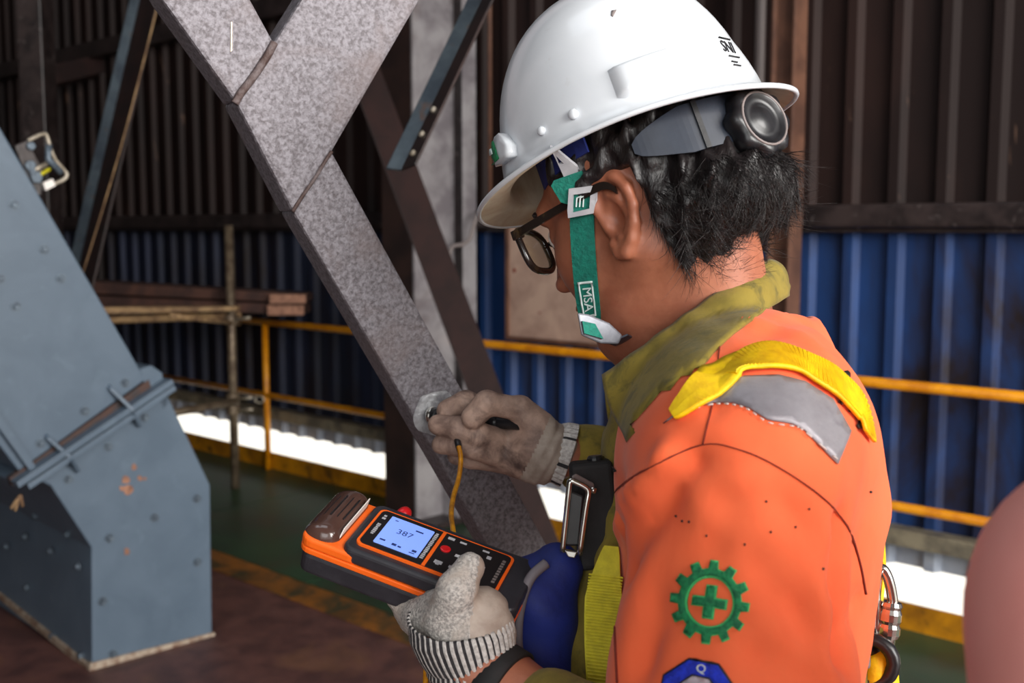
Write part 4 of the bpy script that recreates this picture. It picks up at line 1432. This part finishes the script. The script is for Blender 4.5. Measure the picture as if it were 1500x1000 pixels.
for j, (r_, z_) in enumerate(prof):
    for k in range(NK):
        a = 2 * math.pi * k / NK
        rr = r_ * (1 + (.07 * math.cos(8 * a) if j < 4 else 0))
        V.append(kn_c + z_ * kn_a + rr * (math.cos(a) * u_ + math.sin(a) * w2))
for j in range(len(prof) - 1):
    for k in range(NK):
        F.append([j * NK + k, j * NK + (k + 1) % NK, (j + 1) * NK + (k + 1) % NK, (j + 1) * NK + k])
mesh('ratchet_knob', (V, F), M['black'], hat, smooth=True)
mesh('knob_ring', tube([kn_c + kn_a * .0265 + .0235 * (math.cos(a) * u_ + math.sin(a) * w2) for a in np.linspace(0, 2 * math.pi, 33)[:-1]], .0012, 6, closed=True), M['conduit'], hat, smooth=True)

# ---- chin strap
def on_face(px, py, off=.003, fall=.93):
    p, n = shoot(head_bvh, px, py, fall)
    return p + n * off


strap_px = [(857, 300), (856, 330), (857, 360), (859, 390), (862, 420), (866, 445), (872, 468)]
sp_ = []
for x, y in strap_px:
    p, n = shoot(head_bvh, x, y, .945)
    sp_.append(p + n * .004)
sp_ = np.array(sp_)
# keep the band taut
sp_ = spline(np.vstack([sp_[:1], (sp_[:-2] + sp_[1:-1] * 2 + sp_[2:]) / 4, sp_[-1:]]), 5)
wdir = nrm(nrm(hf) - nrm(sp_[-1] - sp_[0]) * (hf @ nrm(sp_[-1] - sp_[0])))
cs_ = mesh('chin_strap', ribbon(sp_, [wdir] * len(sp_), .0115, .0016), M['teal'], hat)
sbv = bvh_of(*ribbon(sp_, [wdir] * len(sp_), .03, .0016))
# woven maker's mark on the strap: frame and letters reading down
fr = [(846, 413), (868, 411), (874, 462), (855, 466)]
fr2 = [(849, 416), (866, 414.5), (871.5, 459), (857, 462.5)]
decal('strap_frame', [fr, fr2], sbv, M['white_mark'], cs_, off=.0006, step=5, thick=.0005)
letters('strap_letters', 'MSA', 18, 861, 438, 1.46, sbv, M['white_mark'], cs_, .0006, sx=1.05)
# buckle under the jaw
bk = [(846, 458), (862, 460), (893, 473), (912, 491), (906, 504), (880, 503), (852, 491)]
bp0, bn0 = shoot(head_bvh, 880, 470, .95)
bk3 = [P(x, y, .925 + (x - 846) * .0003) for x, y in bk]
mesh('chin_buckle', prism(bk3, FWD * .006), M['buckle'], hat, bevel=.0015)
mesh('buckle_web', prism([P(x, y, .9215 + (x - 846) * .0003) for x, y in ((853, 470), (872, 474), (884, 496), (856, 488))], FWD * .003), M['teal'], hat)
mesh('chin_strap_under', ribbon(spline([P(905, 496, .95), P(915, 500, .975), P(910, 498, 1.02), P(880, 485, 1.06)], 5), [nrm((.8, .3, .3))] * 16, .010, .0016), M['strapdark'], hat)
# three-bar slide on the temple and hanger to the rim
sl = [(834, 276), (874, 271), (876, 280), (870, 312), (833, 319), (832, 308)]
sli = [(840, 285), (866, 281), (864, 305), (839, 311)]


def pl_at(px, py, o=0.0):                       # plane lying on the temple
    return hit(px, py, on_face(855, 300, .006 + o), -nrm(ray(855, 300) - .3 * hf))


vs, fs = flat_mesh([sl, sli], 9)
bs = mesh('slide_buckle', ([pl_at(x, y, .004) for x, y in vs], fs), M['grey_plastic'], hat); thicken(bs, .004)
vs, fs = flat_mesh([sli], 9)
mesh('slide_web', ([pl_at(x, y, .0025) for x, y in vs], fs), M['teal'], hat)
for k in range(3):
    q = [(844 + k * 5, 303), (845 + k * 5, 290), (852 + k * 3, 287)]
    mesh('slide_mark', tube([pl_at(x, y, .0038) for x, y in q], .0007, 5), M['white_mark'], hat)
hang = [(806, 214), (813, 216), (846, 243), (850, 266), (842, 268), (828, 262)]
hangi = [(814, 226), (826, 238), (819, 240)]
vs, fs = flat_mesh([hang, hangi], 7)
ht, _ = shoot(hat_bvh, 812, 208, .93)
hp = on_face(840, 268, .008)


def hang_at(x, y):
    u = np.clip((y - 214) / 52, 0, 1)
    d0 = (ht - CAM) @ FWD; d1 = (hp - CAM) @ FWD
    return P(x, y, d0 * (1 - u) + d1 * u)


hg = mesh('strap_hanger', ([hang_at(x, y) for x, y in vs], fs), M['grey_plastic'], hat); thicken(hg, .0035)
tw = [(834, 256), (852, 250), (858, 262), (848, 278), (832, 282), (836, 300), (822, 296), (808, 272), (812, 264)]
vs, fs = flat_mesh([tw], 8)
tm = mesh('strap_loop', ([pl_at(x, y, .0015) for x, y in vs], fs), M['teal'], hat); thicken(tm, .003)

# ---- glasses
gs = root('glasses', 'dark-framed glasses on the worker face under the hard hat visor', 'glasses', Hw((.10, 0, 0)))


def lens_loop(s, y0=.009, y1=.068, z0=-.004, z1=.038, n=32):
    out = []
    for k in range(n):
        a = 2 * math.pi * k / n
        c, s_ = math.cos(a), math.sin(a)
        q = lambda t: math.copysign(abs(t) ** .62, t)
        y = (y0 + y1) / 2 + (y1 - y0) / 2 * q(c); z = (z0 + z1) / 2 + (z1 - z0) / 2 * q(s_)
        out.append(np.array([.117 - (y / .066) ** 2 * .012 - (.018 - z) * .10, s * y, z]))
    return out


for s in (1, -1):
    lp = lens_loop(s)
    mesh('rim', tube([Hw(p) for p in lp], .0034, 8, closed=True), M['frame'], gs, smooth=True)
    V = [Hw(p) for p in lp]
    ln_ = mesh('lens', (V, [list(range(len(V)))]), M['lens'], gs); thicken(ln_, .0015)
    mesh('temple_arm', ribbon([Hw(p) for p in spline([(.106, s * .068, .030), (.090, s * .0745, .030), (.04, s * .0775, .031), (0, s * .079, .031), (-.012, s * .079, .022)], 5)], [hu] * 21, .0036, .0028), M['frame'], gs)
    mesh('hinge', box(Hw((.103, s * .070, .030)), hf, hl, hu, .005, .0035, .0045), M['frame'], gs, bevel=.001)
mesh('bridge', tube([Hw(p) for p in spline([(.116, .013, .022), (.119, 0, .026), (.116, -.013, .022)], 5)], .0022, 8), M['frame'], gs, smooth=True)

# ---- harness
har = root('safety_harness', 'yellow webbing fall-arrest harness strapped over the orange coverall', 'harness', (hx, hy, 1.1))


def web(name, pts, half, m, th=.0028, off=.004, wfix=None, bv=None, taper=0):
    C_, N_ = [], []
    for p in spline(pts, 8):
        q = (bv or obv).find_nearest(Vector(p))
        n = np.array(q[1])
        v_ = p - np.array(q[0])
        if n @ v_ < 0 and np.linalg.norm(v_) > .004: pass
        C_.append(np.array(q[0])); N_.append(n)
    C_, N_ = np.array(C_), np.array(N_)
    for _ in range(6):
        C_[1:-1] = (C_[:-2] + 2 * C_[1:-1] + C_[2:]) / 4; N_[1:-1] = (N_[:-2] + 2 * N_[1:-1] + N_[2:]) / 4
    N_ /= np.linalg.norm(N_, axis=1)[:, None]
    ctr = np.array([P(1090, 800, 1.0)])
    N_[np.sum(N_ * (C_ - ctr), 1) < 0] *= -1
    C_ = C_ + N_ * off
    T = np.gradient(C_, axis=0); T /= np.linalg.norm(T, axis=1)[:, None]
    Wd = np.cross(N_, T)
    # several lengthwise strips so the band bends round the shoulder, cross ribs woven in
    V, F = [], []
    nw = 6
    for i in range(len(C_)):
        for k in range(nw + 1):
            u = (k / nw * 2 - 1) * half * (1 if taper == 0 else min(1, .25 + .75 * (len(C_) - 1 - i) / taper))
            p = C_[i] + Wd[i] * u
            q = (bv or obv).find_nearest(Vector(p))
            dd = (p - np.array(q[0])) @ N_[i]
            if dd < off: p = p + N_[i] * (off - dd)
            V.append(p)
    for i in range(len(C_) - 1):
        for k in range(nw):
            a = i * (nw + 1) + k
            F.append([a, a + 1, a + nw + 2, a + nw + 1])
    o = mesh(name, (V, F), m, har, smooth=True)
    thicken(o, th)
    return o, C_, Wd, N_


shp = [shoot(obv, x, y)[0] for x, y in ((1266, 640), (1258, 605), (1238, 580), (1205, 553), (1165, 532), (1125, 526), (1085, 540), (1050, 562), (1022, 583), (1002, 601), (990, 612))]
o, Cw, Ww, Nw = web('shoulder_strap', shp, .0185, M['web_y'], taper=26)
for i in range(1, len(Cw) - 2, 1):
    for t in (0, .5):
        p = Cw[i] * (1 - t) + Cw[i + 1] * t
        tp_ = min(1, .25 + .75 * (len(Cw) - 1 - i) / 26) * .017
        mesh('woven_rib', tube([p - Ww[i] * tp_ + Nw[i] * .0016, p + Nw[i] * .0020, p + Ww[i] * tp_ + Nw[i] * .0016], .0009, 4), M['web_y'], o)
for a, b, c in (((1263, 597), (1276, 595), .93), ((1268, 625), (1281, 604), .95), ((1262, 600), (1272, 604), .93)):
    mesh('loose_thread', tube([P(*a, c), P(*b, c)], .0012, 5), M['web_l'], o)
# chest strap running down the front
fs_ = spline([P(896, 800, .915), P(886, 860, .905), P(884, 930, .900), P(888, 1010, .895), P(895, 1100, .90)], 8)
mesh('front_strap', ribbon(fs_, [nrm((1, -.35, 0))] * len(fs_), [.006 + .010 * min(1, i / 10) for i in range(len(fs_))], .003), M['web_l'], har)
for i in range(6, len(fs_) - 8):
    for t in (0, .5):
        p = fs_[i] * (1 - t) + fs_[i + 1] * t
        d_ = nrm((1, -.35, 0)); nn = nrm(np.cross(d_, (0, 0, 1)));
        if nn[1] > 0: nn = -nn
        mesh('woven_rib', tube([p - d_ * .0145 + nn * .0016, p + d_ * .0145 + nn * .0016], .0009, 4), M['web_l'], har)
# back webbing below the shoulder with ring and carabiner
bw = spline([P(1262, 660, 1.0), P(1280, 760, 1.01), P(1285, 830, 1.02), P(1278, 900, 1.02), P(1272, 960, 1.03), P(1275, 1060, 1.03)], 6)
mesh('back_strap', ribbon(bw, [nrm((.25, -1, 0))] * len(bw), .012, .003), M['web_y'], har)
kc = root('carabiner', 'steel screw-lock carabiner hanging behind the orange back of the worker', 'carabiner', P(1290, 990, .97))
KD = .955
ring = [(1284, 842), (1291, 832), (1299, 842), (1305, 862), (1308, 885), (1307, 905), (1304, 935), (1301, 955), (1294, 968), (1284, 966), (1280, 950), (1282, 920), (1283, 890), (1282, 862)]
mesh('body', tube(spline([P(x, y, KD) for x, y in ring + ring[:1]], 4)[:-1], .0046, 10, closed=True), M['chrome'], kc, smooth=True)
mesh('gate', tube([P(1306, 890, KD - .001), P(1299, 958, KD - .001)], .0052, 12), M['chrome'], kc, smooth=True)
mesh('lock_sleeve', lathe([(.0085, -.016), (.0098, -.013), (.0085, -.010), (.0098, -.006), (.0098, .0), (.0085, .003), (.0098, .006), (.0098, .012), (.0085, .015)], P(1303, 908, KD - .001), nrm(P(1299, 958, KD) - P(1306, 890, KD)), 16), M['chrome'], kc, smooth=False)
mesh('eye_pin', lathe([(.004, -.006), (.004, .006)], P(1300, 945, KD - .004), FWD, 8), M['black'], kc)
sl_ = mesh('lanyard', tube(spline([P(1272, 1060, KD), P(1282, 985, KD - .008), P(1288, 962, KD + .0), P(1296, 985, KD + .01), P(1300, 1060, KD)], 6), .012, 10), M['web_y'], har, smooth=True)
for cx, cy, r_, tilt in ((1266, 975, .016, .5), (1275, 968, .019, -.4), (1258, 990, .017, .9)):
    c = P(cx, cy, KD - .012)
    a1 = nrm(RGT * math.cos(tilt) + FWD * math.sin(tilt)); a2 = UPV
    mesh('black_ring', tube([c + r_ * (math.cos(t) * a1 + math.sin(t) * a2) for t in np.linspace(0, 6.283, 21)[:-1]], .0062, 8, closed=True), M['black'], har, smooth=True)
mesh('ring_clamp', box(P(1249, 964, KD - .02), RGT, FWD, UPV, .013, .010, .007), M['conduit'], har, bevel=.003)

# ---- black radio with chrome clip on the chest
rd = root('chest_radio', 'black handheld radio with a chrome clip hung on the chest of the worker', 'radio', P(868, 830, .955))
ru = nrm(P(858, 690, .95) - P(872, 830, .95)); rr_ = nrm(RGT - ru * (RGT @ ru)); rn = np.cross(rr_, ru)
mesh('case', box(P(872, 752, .965), rr_, ru, rn, .019, .047, .016), M['blackm'], rd, bevel=.005, seg=3)
mesh('top_knob', lathe([(.0075, 0), (.0075, .012), (.006, .014)], P(874, 690, .965), ru, 14), M['black'], rd)
mesh('antenna', tube([P(882, 700, .965), P(881, 668, .965)], [.0035, .0025], 8), M['black'], rd, smooth=True)
mesh('clip_frame', tube(spline([P(849, 812, .925), P(858, 745, .922), P(862, 722, .922), P(858, 714, .922), P(842, 706, .922), P(836, 704, .922), P(834, 712, .922), P(829, 760, .924), P(824, 808, .926)], 4), .0026, 8), M['chrome'], rd, smooth=True)
mesh('clip_plate', prism([P(838, 697, .925), P(844, 694, .925), P(870, 708, .935), P(871, 716, .935), P(866, 718, .935), P(838, 706, .925)], FWD * .004), M['conduit'], rd, bevel=.001)
mesh('clip_plate', prism([P(832, 716, .930), P(856, 726, .930), P(849, 800, .930), P(826, 800, .930)], FWD * .006), M['black'], rd, bevel=.002)
mesh('clip_pin', tube([P(870, 714, .932), P(868, 722, .932)], .003, 8), M['chrome'], rd, smooth=True)
mesh('clip_foot', prism([P(826, 805, .925), P(846, 808, .925), P(842, 818, .925), P(832, 816, .925)], FWD * .006), M['chrome'], rd, bevel=.001)

# ---- blue pouch in front of the body
bg = root('blue_pouch', 'dark blue fabric pouch with grey piping hanging in front of the worker', 'pouch', P(790, 1060, .96))
pg_pr = [(P(818, 830, .955), P(790, 870, .955), .020, .034), (P(786, 870, .955), P(788, 1010, .955), .032, .036), (P(788, 1010, .955), P(790, 1090, .955), .036, .034)]
v, f = solid(lambda Q: chain(Q, pg_pr, .02) + .0015 * np.sin(Q[:, 2] * 110 + Q[:, 0] * 90), *bounds(pg_pr), .005)
mesh('bag_body', (v, f.tolist()), M['bag'], bg, smooth=True)
mesh('piping', tube(spline([P(800, 825, .925), P(778, 845, .918), P(764, 880, .915), P(758, 930, .915), P(764, 1000, .918), P(775, 1060, .92)], 6), .0045, 8), M['piping'], bg, smooth=True)
mesh('piping', tube(spline([P(756, 842, .93), P(750, 880, .925), P(747, 930, .922), P(750, 1000, .922)], 6), .0030, 8), M['bag'], bg, smooth=True)

# ---- hardness tester
DU = nrm(RGT * .949 - UPV * .316 - FWD * .187)
DV = RGT * -.29 - UPV * .34 - FWD * .9
DV = nrm(DV - DU * (DU @ DV))
DN = np.cross(DU, DV)
if DN @ UPV < 0: DN = -DN
DC = P(644, 808, .925)                          # middle of the dark key panel


def D(u, v, n=0.0): return DC + u * DU + v * DV + n * DN


dv = root('hardness_tester', 'orange and black handheld tester with lit display held in the grey glove', 'tester', D(-.01, .0, -.04))


def rrect(u0, u1, v0, v1, r, n, z):
    out = []
    for cu_, cv_, a0 in ((u1 - r, v1 - r, 0), (u0 + r, v1 - r, 1), (u0 + r, v0 + r, 2), (u1 - r, v0 + r, 3)):
        for k in range(n + 1):
            a = math.pi / 2 * (a0 + k / n)
            out.append(D(cu_ + r * math.cos(a), cv_ + r * math.sin(a), z))
    return out


def slab(name, u0, u1, v0, v1, r, z0, z1, m, bev=.0, top_in=0):
    return mesh(name, prism(rrect(u0, u1, v0, v1, r, 5, z0), DN * (z1 - z0)), m, dv, bevel=bev, seg=3)


slab('lower_case', -.110, .080, -.038, .038, .010, -.042, -.021, M['dev_b'], .004)
slab('orange_band', -.112, .081, -.039, .039, .011, -.021, -.0155, M['dev_o'], .0012)
slab('orange_shell', -.112, -.055, -.039, .039, .011, -.0155, -.006, M['dev_o'], .0025)
slab('upper_case', -.074, .081, -.0385, .0385, .009, -.0155, -.001, M['dev_b'], .0035)
# face plate with orange outline
vsl = lambda a: [((D(*q) - CAM)) for q in a]
fp_ = mesh('face_outline', prism(rrect(-.066, .060, -.029, .030, .006, 5, -.0012), DN * .0022), M['dev_o'], dv)
slab('face_plate', -.0635, .0575, -.0268, .0278, .005, .0008, .0016, M['dev_face'])
mesh('face_divider', prism([D(-.0065, -.0268, .0016), D(-.0035, -.0268, .0016), D(-.0035, .0278, .0016), D(-.0065, .0278, .0016)], DN * .0005), M['dev_o'], dv)
scn = slab('screen', -.0530, -.0130, -.0215, .0215, .001, .0016, .0022, M['screen'])


def dtext(body, size, u, v, z, m, sx=1):
    V, F = text_vf(body, size)
    return mesh('display_text', ([D(u + x * sx, v - y, z) for x, y, _ in V], F), m, scn)


dtext('387', .010, -.034, -.003, .0024, M['lcd_mark'])
for u, v, w_, h_ in ((-.047, .015, .005, .002), (-.036, .016, .004, .003), (-.031, .0165, .003, .002), (-.018, .015, .004, .003), (-.024, -.013, .007, .0018), (-.047, -.017, .003, .001), (-.019, .0185, .005, .001)):
    mesh('display_mark', prism([D(u - w_ / 2, v - h_ / 2, .0022), D(u + w_ / 2, v - h_ / 2, .0022), D(u + w_ / 2, v + h_ / 2, .0022), D(u - w_ / 2, v + h_ / 2, .0022)], DN * .0002), M['lcd_mark'], scn)
# printed strips either side of the screen (unreadable small print)
for u, v0, n_, st_ in ((-.0585, .010, 7, .0026), (-.0585, -.020, 2, .004), (-.0100, -.021, 16, .0026)):
    for k in range(n_):
        vv = v0 - k * st_ if v0 > 0 else v0 + k * st_
        hh = .0016 if k % 4 else .0012
        mesh('print_mark', prism([D(u - hh, vv, .0016), D(u + hh, vv, .0016), D(u + hh, vv + st_ * .62, .0016), D(u - hh, vv + st_ * .62, .0016)], DN * .0003), M['grey_plastic'], dv)
for u, v, w_, h_, m in ((.0045, .0165, .007, .004, 'grey_plastic'), (.0045, .0185, .003, .003, 'grey_plastic'), (.016, .0165, .004, .003, 'grey_plastic'), (.0155, -.001, .004, .0032, 'grey_plastic'), (.003, -.021, .006, .003, 'grey_plastic'), (.014, -.021, .006, .002, 'grey_plastic'),
                     (.040, -.014, .004, .004, 'grey_plastic'), (.040, .002, .003, .003, 'grey_plastic'), (.035, -.021, .006, .002, 'grey_plastic')):
    mesh('key_mark', prism([D(u - w_ / 2, v - h_ / 2, .0016), D(u + w_ / 2, v - h_ / 2, .0016), D(u + w_ / 2, v + h_ / 2, .0016), D(u - w_ / 2, v + h_ / 2, .0016)], DN * .0005), M[m], dv)
for k in range(9):
    mesh('print_mark', prism([D(.0515, -.018 + k * .004, .0016), D(.0545, -.018 + k * .004, .0016), D(.0545, -.0155 + k * .004, .0016), D(.0515, -.0155 + k * .004, .0016)], DN * .0003), M['conduit'], dv)
mesh('red_key', lathe([(.0046, 0), (.0046, .0009), (.0036, .0014)], D(.0035, -.004, .0016), DN, 18), M['red'], dv, smooth=False)
# printer bay cover with paper edge
cv_pr = [(D(-.103, -.031, -.010), D(-.103, .024, -.010), .010, .010), (D(-.091, -.031, -.007), D(-.091, .024, -.007), .011, .011)]
v, f = solid(lambda Q: smax(chain(Q, cv_pr, .012), -((Q - D(0, 0, -.012)) @ DN), .003), *bounds(cv_pr), .0022)
mesh('printer_cover', (v, f.tolist()), M['dev_cover'], dv, smooth=True)
for k in range(4):
    mesh('cover_groove', tube([D(-.104 + k * .006, -.024, .0012 + (.0028 if 0 < k else 0)), D(-.104 + k * .006, .010, .0012 + (.0028 if 0 < k else 0))], .0007, 5), M['black'], dv)
mesh('paper_edge', prism([D(-.0815, -.030, -.005), D(-.0815, .026, -.005), D(-.0800, .022, .004), D(-.0790, -.028, .007)], DU * .0008), M['paper'], dv)
mesh('grip_pad', prism(rrect(.030, .076, .0375, .0395, .0009, 2, -.013), DN * .009), M['black'], dv)
rp0, rp1 = D(-.052, -.039, -.010), D(-.049, -.053, -.008)
mesh('red_plug', lathe([(.0065, 0), (.0065, .009), (.005, .013)], rp0, nrm(rp1 - rp0), 14), M['red'], dv, smooth=True)

# ---- probe and its cable
pb = root('impact_probe', 'black pen-shaped impact probe with yellow cable pressed on the brace', 'probe', PT)
pax = nrm(P(778, 623, 1.166) - PT)
mesh('barrel', lathe([(.0045, 0), (.0095, .001), (.0095, .012), (.0085, .014), (.0085, .030), (.0075, .032), (.0075, .085), (.0082, .086), (.0082, .094), (.0066, .096), (.0066, .125), (.004, .128)], PT, pax, 20), M['black'], pb, smooth=False)
mesh('tip_ring', lathe([(.0100, .002), (.0104, .003), (.0104, .006), (.0100, .007)], PT, pax, 20), M['chrome'], pb)
ct = P(671, 643, 1.176)
mesh('strain_relief', tube([P(669, 638, 1.178), P(671, 650, 1.165), P(673, 660, 1.158)], [.0042, .0038, .0030], 10), M['black'], pb, smooth=True)
mesh('cable', tube(spline([P(672, 654, 1.160), P(675, 672, 1.15), P(672, 700, 1.13), P(664, 728, 1.10), P(661, 755, 1.06), P(664, 790, 1.02), P(655, 850, 1.02), P(630, 930, 1.03), P(624, 985, 1.04), P(625, 1060, 1.05),
                           P(650, 1090, 1.05), P(665, 1000, 1.04), P(660, 900, 1.02), P(640, 810, 1.0), P(626, 782, .985), P(618, 772, .975), P(610, 769, .968)], 8), .0027, 8), M['cable'], pb, smooth=True)

# ================================================================== SECOND WORKER, at the frame's right edge, close to the lens
p2 = np.array([.50, .40, 0.0])
fig2 = root('person', 'blurred figure in a salmon pink top close up at the right edge', 'person', p2)


def Q2(x, y, z): return p2 + np.array([x, y, z])


SH2 = P(1684, 905, .47); sz = SH2[2]
sr2 = Q2(.19, .05, sz)
el2, wr2, hd2 = SH2 + (-.012, 0, -.29), SH2 + (-.012, .04, -.53), SH2 + (-.012, .06, -.61)
fb_pr = [(Q2(-.06, 0, sz - .06), Q2(-.06, 0, 1.0), .09, .09), (Q2(.06, 0, sz - .06), Q2(.06, 0, 1.0), .09, .09), (Q2(0, .0, sz + .02), SH2, .05, .045), (Q2(0, 0, sz + .02), sr2, .05, .045),
         (SH2, el2, .045, .038), (el2, wr2, .038, .028), (wr2, hd2, .03, .02),
         (sr2, Q2(.22, .0, sz - .29), .045, .038), (Q2(.22, 0, sz - .29), Q2(.23, .05, sz - .53), .038, .028), (Q2(.23, .05, sz - .53), Q2(.23, .07, sz - .61), .03, .02),
         (Q2(0, 0, sz + .03), Q2(0, .02, sz + .12), .055, .055)]
for s in (-1, 1):
    fb_pr += [(Q2(s * .09, 0, .95), Q2(s * .10, .02, .5), .085, .06), (Q2(s * .10, .02, .5), Q2(s * .11, 0, .09), .058, .04), (Q2(s * .11, 0, .05), Q2(s * .12, .14, .04), .035, .03)]
v, f = solid(lambda Q: chain(Q, fb_pr, .03), *bounds(fb_pr), .011)
h2 = hv.copy()
R2 = np.stack([np.array([0, 1.0, 0]), np.array([-1.0, 0, 0]), Z3], 0)
v2, f2 = solid(lambda Q: head_sdf(Q, False), (-.13, -.115, -.13), (.14, .115, .15), .0045)
mesh('body', merge((v, f.tolist()), (v2 @ R2 + Q2(0, .035, sz + .205), f2.tolist())), M['skin'], fig2, smooth=True)
v3, f3 = solid(lambda Q: smax(ell(Q, (-.015, 0, .045), (.108, .085, .100)), np.maximum(Q[:, 0] - .05, -.0 - Q[:, 2] - .02 * (Q[:, 0] < -.03)), .01), (-.15, -.11, -.1), (.12, .11, .17), .005)
mesh('hair', (v3 @ R2 + Q2(0, .035, sz + .205), f3.tolist()), M['hair'], fig2, smooth=True)
tp = [(Q2(-.06, 0, sz - .06), Q2(-.06, 0, .98), .115, .115), (Q2(.06, 0, sz - .06), Q2(.06, 0, .98), .115, .115), (Q2(0, 0, sz + .0), SH2, .065, .065), (Q2(0, 0, sz + .0), sr2, .065, .065),
      (Q2(0, 0, sz), Q2(0, .01, sz + .05), .075, .068), (SH2, el2, .066, .066), (el2, SH2 + (-.012, .035, -.51), .064, .045), (sr2, Q2(.22, 0, sz - .29), .066, .06), (Q2(.22, 0, sz - .29), Q2(.23, .045, sz - .51), .06, .042)]
v, f = solid(lambda Q: chain(Q, tp, .035), *bounds(tp), .010)
mesh('coverall', (v, f.tolist()), M['pink'], fig2, smooth=True)
tq = []
for s in (-1, 1):
    tq += [(Q2(s * .08, 0, .97), Q2(s * .10, .02, .5), .108, .082), (Q2(s * .10, .02, .5), Q2(s * .11, 0, .13), .08, .075)]
v, f = solid(lambda Q: chain(Q, tq, .03), *bounds(tq), .013)
mesh('trousers', (v, f.tolist()), M['trousers'], fig2, smooth=True)
for s in (-1, 1):
    pr = [(Q2(s * .11, 0, .13), Q2(s * .11, 0, .05), .06, .05), (Q2(s * .11, 0, .048), Q2(s * .12, .16, .046), .046, .043)]
    v, f = solid(lambda Q: smax(chain(Q, pr, .03), .003 - Q[:, 2], .004), *bounds(pr), .010)
    mesh('boot', (v, f.tolist()), M['boot'], fig2, smooth=True)
